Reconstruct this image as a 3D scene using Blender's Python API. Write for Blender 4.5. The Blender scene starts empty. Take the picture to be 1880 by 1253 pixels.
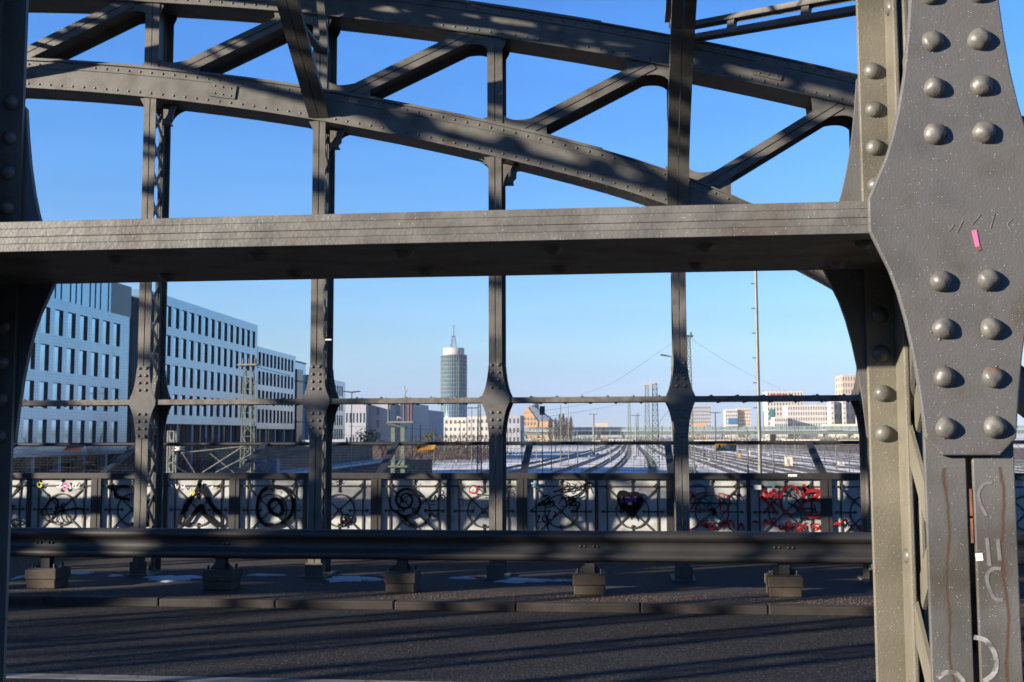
import bpy, bmesh, math, random
from mathutils import Vector, Matrix
R=math.radians
scene=bpy.context.scene
C=scene.collection
random.seed(7)
# ---------------------------------------------------------------- camera, sky, sun, exposure
YAW,PIT,ROL,FPX=.1045,.0838,.0034,2026.9
cy,sy,cp,sp=math.cos(YAW),math.sin(YAW),math.cos(PIT),math.sin(PIT)
r0=Vector((cy,sy,0)); f0=Vector((-sy*cp,cy*cp,sp)); u0=Vector((sy*sp,-cy*sp,cp))
c_,s_=math.cos(ROL),math.sin(ROL)
rr=r0*c_-u0*s_; uu=r0*s_+u0*c_
cam=bpy.data.cameras.new('camera'); camo=bpy.data.objects.new('camera',cam); C.objects.link(camo)
camo.matrix_world=Matrix(((rr.x,uu.x,-f0.x,0),(rr.y,uu.y,-f0.y,0),(rr.z,uu.z,-f0.z,0),(0,0,0,1)))
cam.sensor_width=36; cam.lens=FPX/1880*36; cam.clip_start=.05; cam.clip_end=20000
cam.dof.use_dof=True; cam.dof.focus_distance=3.4; cam.dof.aperture_fstop=13
scene.camera=camo
SUN=Vector((-1.7,-1.0,.49)).normalized()         # direction towards the sun
SUN_EL=math.asin(SUN.z)
w=bpy.data.worlds.new('World'); scene.world=w; w.use_nodes=True
nt=w.node_tree; bg=nt.nodes['Background']
sk=nt.nodes.new('ShaderNodeTexSky'); sk.sky_type='NISHITA'; sk.sun_disc=False
sk.sun_elevation=SUN_EL; sk.sun_rotation=math.atan2(SUN.x,SUN.y); sk.altitude=500
sk.air_density=1.0; sk.dust_density=0.0; sk.ozone_density=2.5
tcw=nt.nodes.new('ShaderNodeTexCoord'); sxw=nt.nodes.new('ShaderNodeSeparateXYZ'); nt.links.new(tcw.outputs['Generated'],sxw.inputs[0])
rpw=nt.nodes.new('ShaderNodeValToRGB'); nt.links.new(sxw.outputs[2],rpw.inputs[0])
SKYT=[(0.018, (0.292, 0.36, 0.713)), (0.035, (0.333, 0.373, 0.649)), (0.077, (0.443, 0.493, 0.621)), (0.117, (0.469, 0.559, 0.698)), (0.24, (0.371, 0.592, 0.842)), (0.34, (0.342, 0.625, 1.0)), (0.5, (0.205, 0.375, 0.6)), (0.9, (0.12, 0.219, 0.35))]
e=rpw.color_ramp.elements
while len(e)<len(SKYT): e.new(.5)
for q,(pz,cz) in zip(e,SKYT): q.position=pz; q.color=(*cz,1)
mxw=nt.nodes.new('ShaderNodeMix'); mxw.data_type='RGBA'; mxw.blend_type='MULTIPLY'; mxw.inputs[0].default_value=1
nt.links.new(sk.outputs[0],mxw.inputs[6]); nt.links.new(rpw.outputs[0],mxw.inputs[7])
mpw=nt.nodes.new('ShaderNodeMapping'); mpw.inputs['Scale'].default_value=(3,3,26); nt.links.new(tcw.outputs['Generated'],mpw.inputs[0])
nzw=nt.nodes.new('ShaderNodeTexNoise'); nzw.inputs['Scale'].default_value=1.3; nzw.inputs['Detail'].default_value=5; nt.links.new(mpw.outputs[0],nzw.inputs['Vector'])
nrw=nt.nodes.new('ShaderNodeMapRange'); nrw.inputs[1].default_value=.35; nrw.inputs[2].default_value=.7; nrw.inputs[3].default_value=.97; nrw.inputs[4].default_value=1.04; nt.links.new(nzw.outputs[0],nrw.inputs[0])
vmw=nt.nodes.new('ShaderNodeVectorMath'); vmw.operation='SCALE'; nt.links.new(mxw.outputs[2],vmw.inputs[0]); nt.links.new(nrw.outputs[0],vmw.inputs['Scale'])
nt.links.new(vmw.outputs[0],bg.inputs[0]); bg.inputs[1].default_value=0.118; sk.sun_intensity=1
sl=bpy.data.lights.new('sun','SUN'); sl.energy=5.0; sl.angle=R(.53); sl.color=(1,.88,.72)
so=bpy.data.objects.new('sun',sl); C.objects.link(so); so.rotation_euler=SUN.to_track_quat('Z','Y').to_euler()
scene.view_settings.view_transform='Standard'; scene.view_settings.look='None'
scene.view_settings.gamma=1; scene.view_settings.exposure=1.35
# ---------------------------------------------------------------- helpers
def ray(x,y):
    a=(x-940)/FPX; b=-(y-626.5)/FPX
    return rr*a+uu*b+f0
def onY(x,y,Y): v=ray(x,y); return v*(Y/v.y)
def onZ(x,y,Z): v=ray(x,y); return v*(Z/v.z)
def tag(o,label=None,cat=None,group=None,kind=None):
    if label:o['label']=label
    if cat:o['category']=cat
    if group:o['group']=group
    if kind:o['kind']=kind
    return o
def empty(name,loc,rz=0):
    o=bpy.data.objects.new(name,None); C.objects.link(o); o.location=loc; o.rotation_euler=(0,0,rz)
    o.empty_display_size=.2; return o
_par={}
class MB:
    def __init__(s): s.v=[]; s.f=[]; s.sm=[]
    def add(s,vs,fs,smooth=False):
        n=len(s.v); s.v+= [tuple(v) for v in vs]; s.f+=[tuple(n+i for i in f) for f in fs]; s.sm+=[smooth]*len(fs); return s
    def box(s,a,b):
        (x0,y0,z0),(x1,y1,z1)=a,b
        if x0>x1:x0,x1=x1,x0
        if y0>y1:y0,y1=y1,y0
        if z0>z1:z0,z1=z1,z0
        return s.add([(x0,y0,z0),(x1,y0,z0),(x1,y1,z0),(x0,y1,z0),(x0,y0,z1),(x1,y0,z1),(x1,y1,z1),(x0,y1,z1)],
          [(0,3,2,1),(4,5,6,7),(0,1,5,4),(1,2,6,5),(2,3,7,6),(3,0,4,7)])
    def bar(s,p,q,w,h,side=None):
        p=Vector(p);q=Vector(q);d=(q-p).normalized()
        if side is None: side=Vector((0,0,1)) if abs(d.z)<.95 else Vector((0,1,0))
        a=d.cross(Vector(side)).normalized(); b=a.cross(d).normalized()
        vs=[]
        for c in(p,q):
            for i,j in((-1,-1),(1,-1),(1,1),(-1,1)): vs.append(c+a*i*w/2+b*j*h/2)
        return s.add(vs,[(3,2,1,0),(4,5,6,7),(0,1,5,4),(1,2,6,5),(2,3,7,6),(3,0,4,7)])
    def tube(s,pts,r,n=8,r2=None):
        pts=[Vector(p) for p in pts]; m=len(pts); base=len(s.v); vs=[]
        for i,p in enumerate(pts):
            d=(pts[min(i+1,m-1)]-pts[max(i-1,0)]).normalized()
            a=d.cross(Vector((0,0,1))) if abs(d.z)<.95 else d.cross(Vector((0,1,0)))
            a.normalize(); b=a.cross(d); ri=r if r2 is None else r+(r2-r)*i/max(1,m-1)
            for k in range(n):
                t=2*math.pi*k/n; vs.append(p+a*math.cos(t)*ri+b*math.sin(t)*ri)
        fs=[(i*n+k,i*n+(k+1)%n,(i+1)*n+(k+1)%n,(i+1)*n+k) for i in range(m-1) for k in range(n)]
        s.add(vs,fs,True); s.add([vs[k] for k in range(n)],[tuple(range(n))[::-1]]); s.add(vs[-n:],[tuple(range(n))]); return s
    def prism(s,poly,y0,y1,axis='Y'):
        # poly list of 2D points; extruded along axis
        n=len(poly)
        def P(a,b,t): return {'Y':(a,t,b),'X':(t,a,b),'Z':(a,b,t)}[axis]
        vs=[P(a,b,y0) for a,b in poly]+[P(a,b,y1) for a,b in poly]
        fs=[tuple(range(n)),tuple(range(2*n-1,n-1,-1))]+[(i,n+i,n+(i+1)%n,(i+1)%n) for i in range(n)]
        return s.add(vs,fs)
    def dome(s,c,nrm,r,h=None,n=12,rings=4):
        h=r*.72 if h is None else h
        nrm=Vector(nrm).normalized(); a=nrm.cross(Vector((.3,.2,1))).normalized(); b=nrm.cross(a); c=Vector(c)
        vs=[]
        for i in range(rings):
            t=math.pi/2*i/rings; 
            for k in range(n):
                q=2*math.pi*k/n; vs.append(c+(a*math.cos(q)+b*math.sin(q))*r*math.cos(t)+nrm*h*math.sin(t))
        vs.append(c+nrm*h)
        fs=[(i*n+k,i*n+(k+1)%n,(i+1)*n+(k+1)%n,(i+1)*n+k) for i in range(rings-1) for k in range(n)]
        fs+=[((rings-1)*n+k,(rings-1)*n+(k+1)%n,rings*n) for k in range(n)]
        return s.add(vs,fs,True)
    def lathe(s,prof,c,n=24):
        c=Vector(c); vs=[c+Vector((r*math.cos(2*math.pi*k/n),r*math.sin(2*math.pi*k/n),z)) for r,z in prof for k in range(n)]
        fs=[(i*n+k,i*n+(k+1)%n,(i+1)*n+(k+1)%n,(i+1)*n+k) for i in range(len(prof)-1) for k in range(n)]
        s.add(vs,fs,True); return s
    def build(s,name,m,parent=None,org=(0,0,0),bevel=0,fix=True):
        me=bpy.data.meshes.new(name); ox,oy,oz=org
        me.from_pydata([(x-ox,y-oy,z-oz) for x,y,z in s.v],[],s.f)
        for p,q in zip(me.polygons,s.sm): p.use_smooth=q
        if fix:
            bm=bmesh.new(); bm.from_mesh(me); bmesh.ops.recalc_face_normals(bm,faces=bm.faces); bm.to_mesh(me); bm.free()
        me.materials.append(m)
        o=bpy.data.objects.new(name,me); C.objects.link(o)
        if parent: o.parent=parent
        else: o.location=org
        if bevel:
            b=o.modifiers.new('b','BEVEL'); b.width=bevel; b.segments=2; b.limit_method='ANGLE'; b.angle_limit=R(50)
        return o
def dup(o,parent=None,loc=None,rz=None):
    c=o.copy(); C.objects.link(c)
    if parent: c.parent=parent
    for ch in list(KIDS.get(o.name,[])): dup(bpy.data.objects[ch],c)
    return c
KIDS={}
def refresh():
    KIDS.clear()
    for o in bpy.data.objects:
        if o.parent: KIDS.setdefault(o.parent.name,[]).append(o.name)
def copy_tree(root,loc,label=None,rz=None):
    refresh(); c=dup(root); c.location=loc
    if rz is not None: c.rotation_euler=(0,0,rz)
    if label: c['label']=label
    return c
# ---------------------------------------------------------------- materials
def mat(name,col,rough=.6,metal=0,var=.15,vs=6,bump=0,bs=60,col2=None,c2s=3,c2t=(.55,.7),specks=0,spec=.5,bump2=0,bs2=6):
    m=bpy.data.materials.new(name); m.use_nodes=True; n=m.node_tree.nodes; L=m.node_tree.links
    p=n['Principled BSDF']; p.inputs['Roughness'].default_value=rough; p.inputs['Metallic'].default_value=metal
    p.inputs['Specular IOR Level'].default_value=spec
    tc=n.new('ShaderNodeTexCoord')
    def noise(sc,det=4):
        t=n.new('ShaderNodeTexNoise'); t.inputs['Scale'].default_value=sc; t.inputs['Detail'].default_value=det
        L.new(tc.outputs['Object'],t.inputs['Vector']); return t
    a=noise(vs); rm=n.new('ShaderNodeMapRange'); rm.inputs[1].default_value=.3; rm.inputs[2].default_value=.7
    rm.inputs[3].default_value=1-var; rm.inputs[4].default_value=1+var; L.new(a.outputs[0],rm.inputs[0])
    mx=n.new('ShaderNodeVectorMath'); mx.operation='SCALE'; mx.inputs[0].default_value=col[:3]; L.new(rm.outputs[0],mx.inputs['Scale'])
    out=mx.outputs[0]
    if col2:
        b=noise(c2s,8); r=n.new('ShaderNodeMapRange'); r.inputs[1].default_value=c2t[0]; r.inputs[2].default_value=c2t[1]
        L.new(b.outputs[0],r.inputs[0]); q=n.new('ShaderNodeMix'); q.data_type='RGBA'
        L.new(r.outputs[0],q.inputs[0]); L.new(out,q.inputs[6]); q.inputs[7].default_value=(*col2,1); out=q.outputs[2]
    if specks:
        v=n.new('ShaderNodeTexVoronoi'); v.inputs['Scale'].default_value=specks; L.new(tc.outputs['Object'],v.inputs['Vector'])
        gt=n.new('ShaderNodeMath'); gt.operation='LESS_THAN'; gt.inputs[1].default_value=.10; L.new(v.outputs['Distance'],gt.inputs[0])
        sep=n.new('ShaderNodeSeparateColor'); L.new(v.outputs['Color'],sep.inputs[0])
        g2=n.new('ShaderNodeMath'); g2.operation='GREATER_THAN'; g2.inputs[1].default_value=.62; L.new(sep.outputs[0],g2.inputs[0])
        mu=n.new('ShaderNodeMath'); mu.operation='MULTIPLY'; L.new(gt.outputs[0],mu.inputs[0]); L.new(g2.outputs[0],mu.inputs[1])
        q=n.new('ShaderNodeMix'); q.data_type='RGBA'; L.new(mu.outputs[0],q.inputs[0]); L.new(out,q.inputs[6]); q.inputs[7].default_value=(.75,.75,.72,1); out=q.outputs[2]
    L.new(out,p.inputs['Base Color'])
    if bump or bump2:
        nrm=None
        for bb,ss in((bump2,bs2),(bump,bs)):
            if not bb: continue
            t=noise(ss,3); bn=n.new('ShaderNodeBump'); bn.inputs['Strength'].default_value=1; bn.inputs['Distance'].default_value=bb
            L.new(t.outputs[0],bn.inputs['Height'])
            if nrm: L.new(nrm,bn.inputs['Normal'])
            nrm=bn.outputs[0]
        L.new(nrm,p.inputs['Normal'])
    m['out']=0
    return m
def streaks(m,items,col=(.07,.04,.024)):
    # vertical rust runs that belong to the paint: (x0,width,ztop,zbottom) in object space
    n=m.node_tree.nodes; L=m.node_tree.links; p=n['Principled BSDF']
    src=p.inputs['Base Color'].links[0].from_socket
    tc=n.new('ShaderNodeTexCoord'); sx=n.new('ShaderNodeSeparateXYZ'); L.new(tc.outputs['Object'],sx.inputs[0])
    ns=n.new('ShaderNodeTexNoise'); ns.inputs['Scale'].default_value=9; ns.inputs['Detail'].default_value=5; L.new(tc.outputs['Object'],ns.inputs['Vector'])
    def M(op,a,b):
        q=n.new('ShaderNodeMath'); q.operation=op
        for i,v in enumerate((a,b)):
            if v is None: continue
            if isinstance(v,(int,float)): q.inputs[i].default_value=v
            else: L.new(v,q.inputs[i])
        return q.outputs[0]
    for x0,wd,zt,zb,lean in items:
        off=M('MULTIPLY',M('SUBTRACT',ns.outputs[0],.5),.03)
        xx=M('ADD',M('SUBTRACT',sx.outputs[0],x0),off)
        xx=M('ADD',xx,M('MULTIPLY',M('SUBTRACT',sx.outputs[2],zt),lean))
        d=M('ABSOLUTE',xx,None)
        taper=M('MULTIPLY',M('SUBTRACT',sx.outputs[2],zb),1/(zt-zb))
        wv=M('MULTIPLY',M('MAXIMUM',M('MINIMUM',M('ADD',taper,.35),1),0),wd)
        mr=n.new('ShaderNodeMapRange'); L.new(d,mr.inputs[0]); mr.inputs[1].default_value=wd*.2; L.new(wv,mr.inputs[2]); mr.inputs[3].default_value=.85; mr.inputs[4].default_value=0
        k=M('MULTIPLY',M('MULTIPLY',mr.outputs[0],M('LESS_THAN',sx.outputs[1],.03)),M('MULTIPLY',M('LESS_THAN',sx.outputs[2],zt),M('GREATER_THAN',sx.outputs[2],zb)))
        q=n.new('ShaderNodeMix'); q.data_type='RGBA'; L.new(k,q.inputs[0]); L.new(src,q.inputs[6]); q.inputs[7].default_value=(*col,1); src=q.outputs[2]
    L.new(src,p.inputs['Base Color'])
    return m
PAINT=mat('grey_bridge_paint',(.108,.104,.094),.45,.0,.28,4,bump=.0012,bs=110,col2=(.05,.036,.022),c2s=3.1,c2t=(.56,.78),specks=260,bump2=.0015,bs2=30,spec=.35)
PAINTG=mat('dark_grey_gusset_paint',(.104,.103,.103),.46,.0,.22,9,bump=.0006,bs=230,specks=230,bump2=.0005,bs2=48,spec=.4,col2=(.078,.072,.062),c2s=9,c2t=(.48,.7))
RIV=mat('rivet_paint',(.098,.096,.088),.42,0,.3,30,bump=.0016,bs=75,col2=(.12,.045,.02),c2s=17,c2t=(.62,.74))
TIE=mat('layered_plate_paint',(.122,.117,.107),.5,0,.35,14,bump=.0009,bs=120,col2=(.07,.042,.026),c2s=5,c2t=(.55,.72),specks=190,bump2=.0008,bs2=26,spec=.4)
RUST=mat('rusty_packing_steel',(.2,.085,.045),.8,0,.3,30,bump=.001,bs=80)
ZOFF=1.635
COLB=mat('weathered_cream_grey_paint',(.135,.125,.098),.5,0,.3,5,bump=.0009,bs=150,specks=210,bump2=.0008,bs2=22,spec=.4,col2=(.085,.078,.06),c2s=4,c2t=(.45,.7))
FLG=streaks(mat('column_face_paint',(.104,.103,.10),.46,0,.24,8,bump=.0006,bs=220,specks=230,bump2=.0005,bs2=40,spec=.4,col2=(.06,.052,.04),c2s=6,c2t=(.48,.72)),
   [(.545+9.857,.0045,ZOFF-.062,ZOFF-.62,-.0),(.641+9.857,.0045,ZOFF-.06,ZOFF-1.5,-.0)])
ASPH=mat('asphalt',(.010,.010,.012),.8,0,.45,1.3,bump=.014,bs=60,bump2=.012,bs2=22,col2=(.052,.049,.045),c2s=34,c2t=(.52,.66),spec=.3)
VERGE=mat('gravelly_verge',(.013,.011,.011),.85,0,.35,2,bump=.008,bs=70,col2=(.034,.023,.016),c2s=26,c2t=(.45,.62),specks=26)
KERB=mat('kerb_stone',(.022,.017,.014),.8,0,.3,5,bump=.003,bs=50)
SNOW=mat('snow',(.4,.43,.48),.7,0,.1,5,bump=.01,bs=14)
LINE=mat('road_paint',(.17,.165,.16),.7,0,.15,8,bump=.001,bs=60,col2=(.05,.045,.045),c2s=14,c2t=(.6,.7))
GALV=mat('weathered_galvanised_steel',(.030,.029,.029),.5,.1,.2,2.5,bump=.0008,bs=50)
CONC=mat('pale_concrete',(.05,.038,.026),.85,0,.2,9,bump=.002,bs=60)
DIRON=mat('dark_iron_paint',(.026,.025,.025),.5,0,.25,6,bump=.001,bs=60)
ORN=mat('ornamental_iron_paint',(.06,.054,.042),.6,0,.3,5)
PANEL=mat('milky_panel',(.42,.43,.425),.35,0,.1,3,col2=(.21,.21,.19),c2s=4,c2t=(.5,.75))
BLACKG=mat('black_spray',(.006,.006,.007),.7,0,.1,spec=.1); REDG=mat('red_spray',(.28,.012,.012),.5,0,.15,8)
TEALG=mat('teal_spray',(.02,.13,.14),.6,0,.1); WHITEG=mat('white_spray',(.7,.68,.68),.6,0,.1); PINKG=mat('pink_sticker',(.55,.15,.3),.5,0,.05)
PURPG=mat('purple_spray',(.13,.05,.25),.6,0,.1); BLUEG=mat('light_blue_spray',(.15,.4,.55),.6,0,.1); YELG=mat('yellow_spray',(.6,.6,.08),.6,0,.1)
CHALK=mat('chalky_grey_paint',(.14,.14,.14),.8,0,.3,60)
YEL=mat('yellow_sign_enamel',(.5,.26,.03),.5,0,.1,6); BRN=mat('bare_sign_back',(.13,.05,.028),.7,0,.2,8)
GREENP=mat('pale_green_mast_paint',(.10,.12,.088),.6,0,.2,4); LGALV=mat('light_galvanised_mast',(.16,.165,.14),.5,.2,.15,4)
DGREEN=mat('dark_green_mast_paint',(.05,.075,.055),.6,0,.2,4)
BALL=mat('yard_ground',(.15,.125,.115),.9,0,.3,.08,bump=.02,bs=3,col2=(.68,.68,.69),c2s=.16,c2t=(.36,.48))
BED=mat('track_ballast',(.075,.058,.052),.95,0,.35,.5,col2=(.42,.42,.43),c2s=.6,c2t=(.52,.68))
RAIL=mat('rail_steel',(.06,.05,.05),.5,.3,.2,1)
SKIN=mat('blue_glass_cladding',(.30,.43,.52),.12,.5,.06,.4,spec=.8)
def panel_lines(m,w=1.3,h=.3,dark=.72):
    n=m.node_tree.nodes; L=m.node_tree.links; p=n['Principled BSDF']; src=p.inputs['Base Color'].links[0].from_socket
    tc=n.new('ShaderNodeTexCoord'); sx=n.new('ShaderNodeSeparateXYZ'); cb=n.new('ShaderNodeCombineXYZ'); L.new(tc.outputs['Object'],sx.inputs[0]); L.new(sx.outputs[0],cb.inputs[0]); L.new(sx.outputs[2],cb.inputs[1])
    b=n.new('ShaderNodeTexBrick'); b.inputs['Scale'].default_value=1; b.inputs['Brick Width'].default_value=w; b.inputs['Row Height'].default_value=h; b.inputs['Mortar Size'].default_value=.022; b.offset=0
    b.inputs['Color1'].default_value=(1,1,1,1); b.inputs['Color2'].default_value=(.93,.93,.93,1); b.inputs['Mortar'].default_value=(dark,dark,dark,1); L.new(cb.outputs[0],b.inputs[0])
    q=n.new('ShaderNodeMix'); q.data_type='RGBA'; q.blend_type='MULTIPLY'; q.inputs[0].default_value=1; L.new(src,q.inputs[6]); L.new(b.outputs[0],q.inputs[7]); L.new(q.outputs[2],p.inputs['Base Color'])
panel_lines(SKIN)
JAMB=mat('dark_window_reveal',(.03,.035,.045),.5,0,.1); PANE=mat('window_glass',(.33,.48,.58),.05,.9,.25,.3,spec=1.0)
PANE.node_tree.nodes['Principled BSDF'].inputs['IOR'].default_value=1.8
DGLASS=mat('dark_blue_glass',(.012,.018,.035),.15,0,.2,.3,spec=.3)
LGLASS=mat('pale_blue_glass',(.3,.48,.58),.08,.5,.1,.3,spec=.9)
WHITEB=mat('white_render',(.41,.385,.35),.8,0,.06,.3); GREYB=mat('grey_render',(.27,.275,.30),.8,0,.08,.2)
TANB=mat('tan_render',(.40,.32,.25),.8,0,.06,.3); DKW=mat('dark_window',(.10,.105,.12),.2,0,.1,spec=.7)
TWG=mat('tower_glass',(.20,.30,.33),.2,.6,.12,.1,spec=.8); TWF=mat('tower_mullion',(.16,.2,.2),.5,0,.05)
OCHRE=mat('ochre_render',(.42,.25,.13),.8,0,.08,.3); REDT=mat('red_roof',(.3,.08,.04),.8,0,.1); SLATE=mat('slate_roof',(.12,.15,.2),.5,0,.15)
TWIG=mat('bare_twigs',(.085,.06,.05),.9,0,.3,2); BUSH=mat('green_shrub',(.06,.08,.03),.9,0,.3,2)
BLUEC=mat('blue_container_paint',(.02,.12,.26),.5,0,.2,2); TEALB=mat('teal_barrier',(.17,.24,.24),.6,0,.1,.05)
BRG=mat('green_grey_steel',(.11,.13,.11),.7,0,.2,.05); DARKWALL=mat('dark_wall_stone',(.07,.06,.055),.9,0,.3,.5)
CREAM=mat('cream_cabinet',(.6,.52,.4),.7,0,.1)
# ---------------------------------------------------------------- ground, road
ZR=-1.71; ZV=-1.635; ZG=-8.0
def sheet(name,x0,x1,y0,y1,z,m,th=.3):
    return tag(MB().box((x0,y0,z-th),(x1,y1,z)).build(name,m),kind='structure')
sheet('road',-70,40,4.11,10.81,ZR,ASPH,.5)
sheet('pavement_far',-70,40,10.962,15.85,ZV,VERGE,.6)
sheet('pavement_near',-70,40,-1.6,3.96,ZV,VERGE,.6)
kb=MB()
x=-69.5
for Y0 in(10.812,3.963):
    x=-69.5
    while x<39:
        dz=random.uniform(-.004,.004)
        kb.box((x,Y0,ZR-.2),(x+1.19,Y0+.146,ZV+.003+dz)); x+=1.2
tag(kb.build('kerb',KERB,bevel=.012),kind='structure')
tag(MB().box((-69,7.57,ZR-.001),(10,7.71,ZR+.004)).build('road_marking',LINE),kind='structure')
g=MB().add([(-9000,-200,ZG),(9000,-200,ZG),(9000,14000,ZG),(-9000,14000,ZG)],[(0,1,2,3)])
tag(g.build('ground',BALL),kind='structure')
sheet('bounce_cut_sheet',-400,500,-195,212,ZG+.012,mat('bounce_cut_ground',(.06,.052,.047),.95,0,.3,.3),.01)  # unseen dark sheet added over the snowy ground to cut bounced light
# bridge deck girder under road (hidden mass of the bridge)
tag(MB().box((-70,-1.55,-3.0),(40,15.8,-2.28)).build('deck',DIRON),kind='structure')
# snow lying behind the guardrail
def snow(x0,x1,y0,y1,seed):
    rn=random.Random(seed); m=MB(); n=26; cx=(x0+x1)/2; cyy=(y0+y1)/2; ring=[];ring2=[]
    ph=[rn.uniform(0,6.28) for _ in range(4)]
    for k in range(n*2):
        t=math.pi*2*k/(n*2); q=1+.22*math.sin(3*t+ph[0])+.16*math.sin(7*t+ph[1])+.1*math.sin(13*t+ph[2])+rn.uniform(-.06,.06)
        ring.append((cx+(x1-x0)/2*q*math.cos(t),cyy+(y1-y0)/2*q*math.sin(t),ZV+.001)); ring2.append((cx+(x1-x0)/2*q*.8*math.cos(t),cyy+(y1-y0)/2*q*.8*math.sin(t),ZV+min(.014,.1*(x1-x0))))
    N=len(ring); m.add(ring+ring2+[(cx,cyy,ZV+min(.016,.1*(x1-x0)))],[(k,(k+1)%N,N+(k+1)%N,N+k) for k in range(N)]+[(N+k,N+(k+1)%N,2*N) for k in range(N)],True)
    return m
sn=MB()
for i,(a,b,c,d) in enumerate(((15,62,1056,1064),(195,226,1057,1059),(255,380,1058,1067),(590,700,1060,1068),(905,1010,1063,1070),(830,875,1061,1064),(120,175,1052,1055),(1012,1050,1066,1068),(452,520,1056,1058))):
    p=onZ(a,d,ZV); q=onZ(b,c,ZV); s1=snow(p.x,q.x,max(p.y,11.0),max(q.y,p.y+.12),i); sn.add(s1.v,s1.f,True)
rn=random.Random(3)
for i in range(0):
    px=rn.choice((rn.uniform(480,700),rn.uniform(640,960),rn.uniform(20,1500))); X=onZ(px,1106,ZV).x; a=rn.uniform(.01,.05)
    s1=snow(X-a,X+a,10.98+rn.uniform(-.12,.1),11.06+rn.uniform(-.02,.12),i+50); sn.add(s1.v,s1.f,True)
tag(sn.build('snow',SNOW),'thin patches of old snow on the pavement behind the guardrail','snow',kind='stuff')
# loose gravel swept to the kerb
gv=MB(); 
for i in range(5200):
    X=rn.uniform(-8,5.5); Y=10.97+abs(rn.gauss(0,.3)); 
    if X<-3 and rn.random()<.5: continue
    r=rn.uniform(.004,.011); a=rn.uniform(0,6); 
    gv.add([(X+r*math.cos(a+k*1.57),Y+r*math.sin(a+k*1.57),ZV+.001) for k in range(4)]+[(X,Y,ZV+r*.9)],[(0,1,4),(1,2,4),(2,3,4),(3,0,4)])
tag(gv.build('gravel',mat('loose_gravel',(.08,.05,.034),.8,0,.5,40)),'loose brown grit scattered along the kerb','gravel',kind='stuff')
# ---------------------------------------------------------------- truss
X0,S,YN,DEP=.588,2.089,2.0,.45
YF=12.475; CR=X0-5*S
def lowtop(X): d=abs(X-CR); return 4.67-.0157*d*d-.04*max(0,d-9.5)**2
def lowbot(X): d=abs(X-CR); return lowtop(X)-.31-.006*d
def upbot(X): d=abs(X-CR); return 5.44-.0115*d*d
def uptop(X): return upbot(X)+.34
ZT=.385
def plate_profile():
    # half widths of the tie gusset against height offset
    h=[(.0,.160),(.028,.160),(.06,.146),(.10,.128),(.14,.115),(.19,.103),(.25,.092),(.32,.083),(.395,.076),(.425,.048)]
    left=[(-a,z) for z,a in h]; 
    pts=[(a,z) for z,a in h[::-1]]+[(a,-z) for z,a in h[1:]]+[(-a,-z) for z,a in h[::-1][:-1]]+[(-a,z) for z,a in h]
    out=[]
    for p in pts:
        if not out or (abs(p[0]-out[-1][0])+abs(p[1]-out[-1][1]))>1e-5: out.append(p)
    if abs(out[0][0]-out[-1][0])+abs(out[0][1]-out[-1][1])<1e-5: out.pop()
    return out
PROF=plate_profile()
def flange(mb,X,yo,sgn,z0,z1,zc=None,gap=.011,wd=.075):
    # pair of angles back to back: legs parallel to the road (t thick) and legs running into the column
    t=.011
    for s in(-1,1):
        a=gap/2 if s>0 else -gap/2; b=a+s*(wd-gap/2)
        mb.box((X+a,yo,z0),(X+b,yo+sgn*t,z1))
        mb.box((X+a,yo+sgn*t,z0),(X+a+s*t,yo+sgn*.085,z1))
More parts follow.
